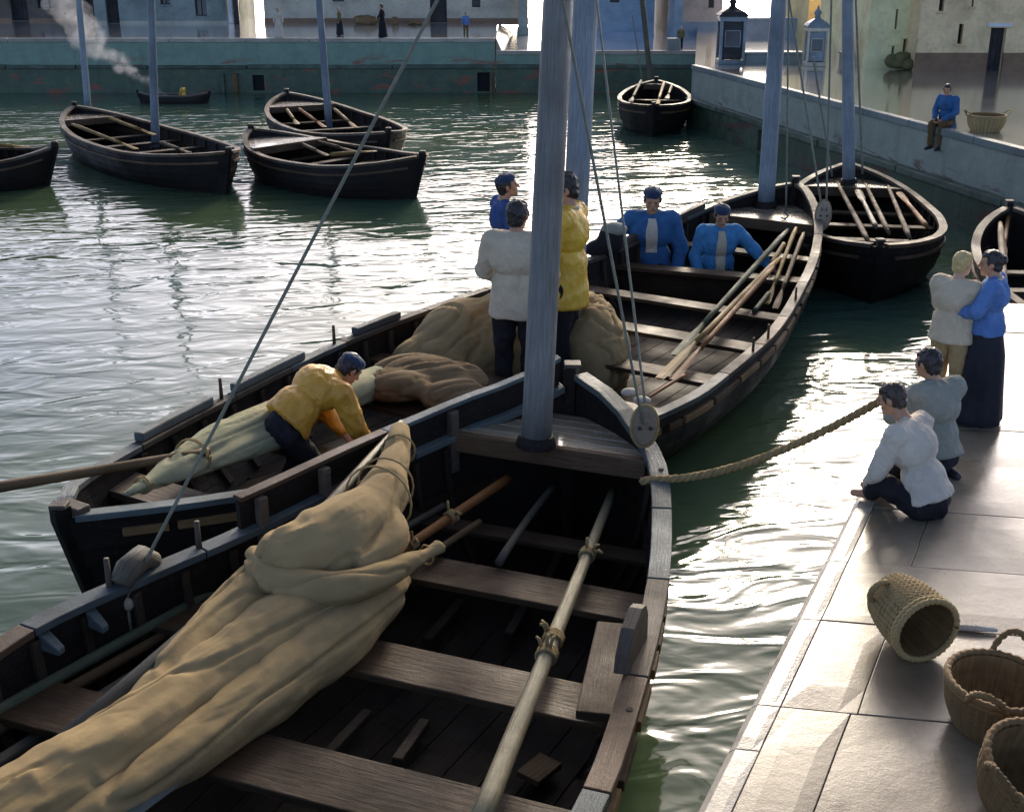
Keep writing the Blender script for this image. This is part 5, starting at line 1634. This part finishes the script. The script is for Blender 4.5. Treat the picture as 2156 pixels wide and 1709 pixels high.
# baskets
def basket(label, Mx, r0, r1, h, mat, handles=(.5, 3.64), group='straw fish baskets', stakes=36, hf=.96):
    c = Mx.to_translation()
    t = thing('basket', label, 'basket', c, group)
    prof = lambda f: r0 + (r1 - r0) * f + (max(r0, r1) * .10) * math.sin(math.pi * f)
    pitch = .0095 * (h / .2) ** .5
    turns = int(h / pitch)
    P = []
    seg = stakes * 2 + 1
    for i in range(turns * seg + 1):
        f = i / (turns * seg); a = 2 * math.pi * i / seg
        rr = prof(f) + .0036 * math.cos(a * stakes + math.pi * int(i / seg)) + .002 * noise.noise(V(i * .2, 0, 0))
        P.append(Mx @ V(math.cos(a) * rr, math.sin(a) * rr, h * f + .003 * noise.noise(V(i * .05, 3, 0))))
    m = MB(); m.tube(P, pitch * .52, 5); m.build('weave', M[mat], t, smooth=True)
    for i in range(stakes):
        a = 2 * math.pi * i / stakes
        m = MB(); m.tube([Mx @ V(math.cos(a) * prof(f), math.sin(a) * prof(f), h * f) for f in (0, .25, .5, .75, 1.02)], .0055, 5); m.build('stake', M['wickerd'], t)
    m = MB()
    secs = [[Mx @ V(math.cos(a) * (prof(f) - .012), math.sin(a) * (prof(f) - .012), h * f) for a in [2 * math.pi * i / 30 for i in range(30)]] for f in (.97, .6, .3, .03)]
    m.strip(secs, cap=False); m.f.append(tuple(range(90, 120))); m.build('lining', M['wickerd'], t)
    for k_, rr in ((0, .011), (1, .008)):
        f = 1.0 - .03 * k_ * 3
        m = MB(); P = []
        for i in range(97):
            a = 2 * math.pi * i / 96
            P.append(Mx @ V(math.cos(a) * (prof(f) + .0025 * math.sin(a * 36)), math.sin(a) * (prof(f) + .0025 * math.sin(a * 36)), h * f + .0025 * math.cos(a * 36)))
        m.tube(P, rr, 7, cap=False); m.build('rim', M[mat], t, smooth=True)
    for a0 in handles:
        m = MB()
        for tw in (0, math.pi):
            P = []
            for j in range(25):
                f = j / 24; an = a0 + (f - .5) * .7
                up = math.sin(math.pi * f) ** .7
                P.append(Mx @ V(math.cos(an) * (prof(hf) + .008 + .042 * up), math.sin(an) * (prof(hf) + .008 + .042 * up), h * hf + (.07 if hf > .5 else .02) * up) + V(0, 0, 0) + (V(math.cos(j * 1.3 + tw), 0, math.sin(j * 1.3 + tw)) * .005))
            m.tube(P, .008, 6)
        m.build('handle', M[mat], t, smooth=True)
    return t
def lying(p, direction, tilt, r):
    d = V(*direction).normalized()
    z = d; x = V(-d.y, d.x, 0).normalized(); y = z.cross(x)
    Rm = Matrix((x, y, z)).transposed().to_4x4()
    return Matrix.Translation(p) @ Rm
p = at(1868, 1345, ZQ)
basket('pale straw basket tipped on its side on the quay slabs', lying(p + V(.02, .07, .128), (.26, -.96, -.04), 0, .1), .088, .112, .22, 'wicker', (2.5,), hf=.22)
p = at(2083, 1525, ZQ)
basket('upright brown straw basket behind the one at the corner', Matrix.Translation(p + V(0, 0, .0)) @ Matrix.Rotation(.5, 4, 'Z') @ Matrix.Rotation(.06, 4, 'X'), .105, .150, .165, 'wickerd')
p = at(2142, 1700, ZQ)
basket('nearest straw basket in the bottom right corner, tilted open', Matrix.Translation(p + V(.0, -.0, .02)) @ Matrix.Rotation(.15, 4, 'Y') @ Matrix.Rotation(.30, 4, 'X'), .105, .148, .165, 'wickerd')
p = at(2074, 276, ZQ)
basket('small straw basket standing on the right quay beside the sitting man', Matrix.Translation(p), .17, .235, .2, 'wicker', (0, 3.14), stakes=28)
# rope scrap and tie at the slab joint
p = at(2050, 1318, ZQ + .01); m = MB(); m.tube([at(1990, 1312, ZQ + .012), at(2020, 1320, ZQ + .012), at(2060, 1322, ZQ + .014), at(2100, 1326, ZQ + .012)], [.008, .012, .012, .007], 7); tag(m.build('rag', M['white'], smooth=True, origin=p), 'white scrap of rag lying in a slab joint right of the tipped basket', 'rag')

# heaps added to stand for brown stains along the foot of the grey house
for (u, w_, h_, lb) in ((770, .34, .26, 'wide brown heap added for a stain on the long grey house'), (832, .16, .24, 'narrow brown heap added for a wall stain right of the black-clad woman'), (880, .3, .12, 'low flat brown heap added for a wall stain beside the black doorway')):
    p = at(u, 51, ZL) - V(0, .35, 0); m = MB()
    for k in range(8): m.ell(p + V(R.uniform(-w_, w_) * .7, R.uniform(-.08, .08), h_ * R.uniform(.2, .6)), (w_ * .42, .14, h_ * .45), nu=12, nv=8)
    me = remesh(m, .03, 2); fold(me, (0, 0, 1), .02, 4, 9, u); me.transform(Matrix.Translation(-p)); o = link('lumpy_heap', me, M['canvasb'], None, True, 0, 0, p); tag(o, lb, 'nets', 'added brown heaps on the far quay', 'thing')
# smoke from the stove: billowing puffs, denser inside than at the ragged rim
sp = hJ.p0 + hJ.a * hJ.L * .38 + V(0, 0, .16)
se = atY(105, 20, sp.y + .5)
def smoke_mat(d0, d1):
    vm = bpy.data.materials.new('smoke'); vm.use_nodes = True
    n, l = vm.node_tree.nodes, vm.node_tree.links
    n.remove(n['Principled BSDF'])
    pv = n.new('ShaderNodeVolumePrincipled'); pv.inputs['Color'].default_value = (.90, .92, .96, 1); pv.inputs['Anisotropy'].default_value = .3
    geo = n.new('ShaderNodeNewGeometry').outputs['Position']
    l.new(maprange(n, l, tex(n, l, geo, 3.6, 5, .6), .38, .66, d0, d1), pv.inputs['Density'])
    l.new(pv.outputs['Volume'], n['Material Output'].inputs['Volume'])
    return vm
SR = random.Random(4)
puffs = []
for i in range(46):
    f = (i / 45) ** 1.15
    c = sp.lerp(se, f) + V(SR.uniform(-1, 1), SR.uniform(-.4, .4), SR.uniform(-1, 1)) * (.02 + .26 * f) + V(-.18, 0, .10) * math.sin(f * 5) * f
    puffs.append((c, (.06 + .25 * f) * SR.uniform(.75, 1.2)))
sm = None
for nm, k, d0, d1, fmax in (('smoke', 1.0, .08, 1.0, 1.0), ('smoke_body', .74, .15, 1.8, .85), ('smoke_core', .52, .4, 3.6, .6)):
    m = MB()
    for i, (c, r) in enumerate(puffs):
        if i / 45 <= fmax: m.ell(c, (r * k, r * k, r * k), nu=12, nv=8)
    me = remesh(m, .03, 2)
    for v in me.vertices: v.co += v.normal * (.05 * noise.noise(v.co * 6))
    o = link(nm, me, smoke_mat(d0, d1), sm, True, 0, 0, V(0, 0, 0))
    o['kind'] = 'stuff'
    if sm is None: sm = o
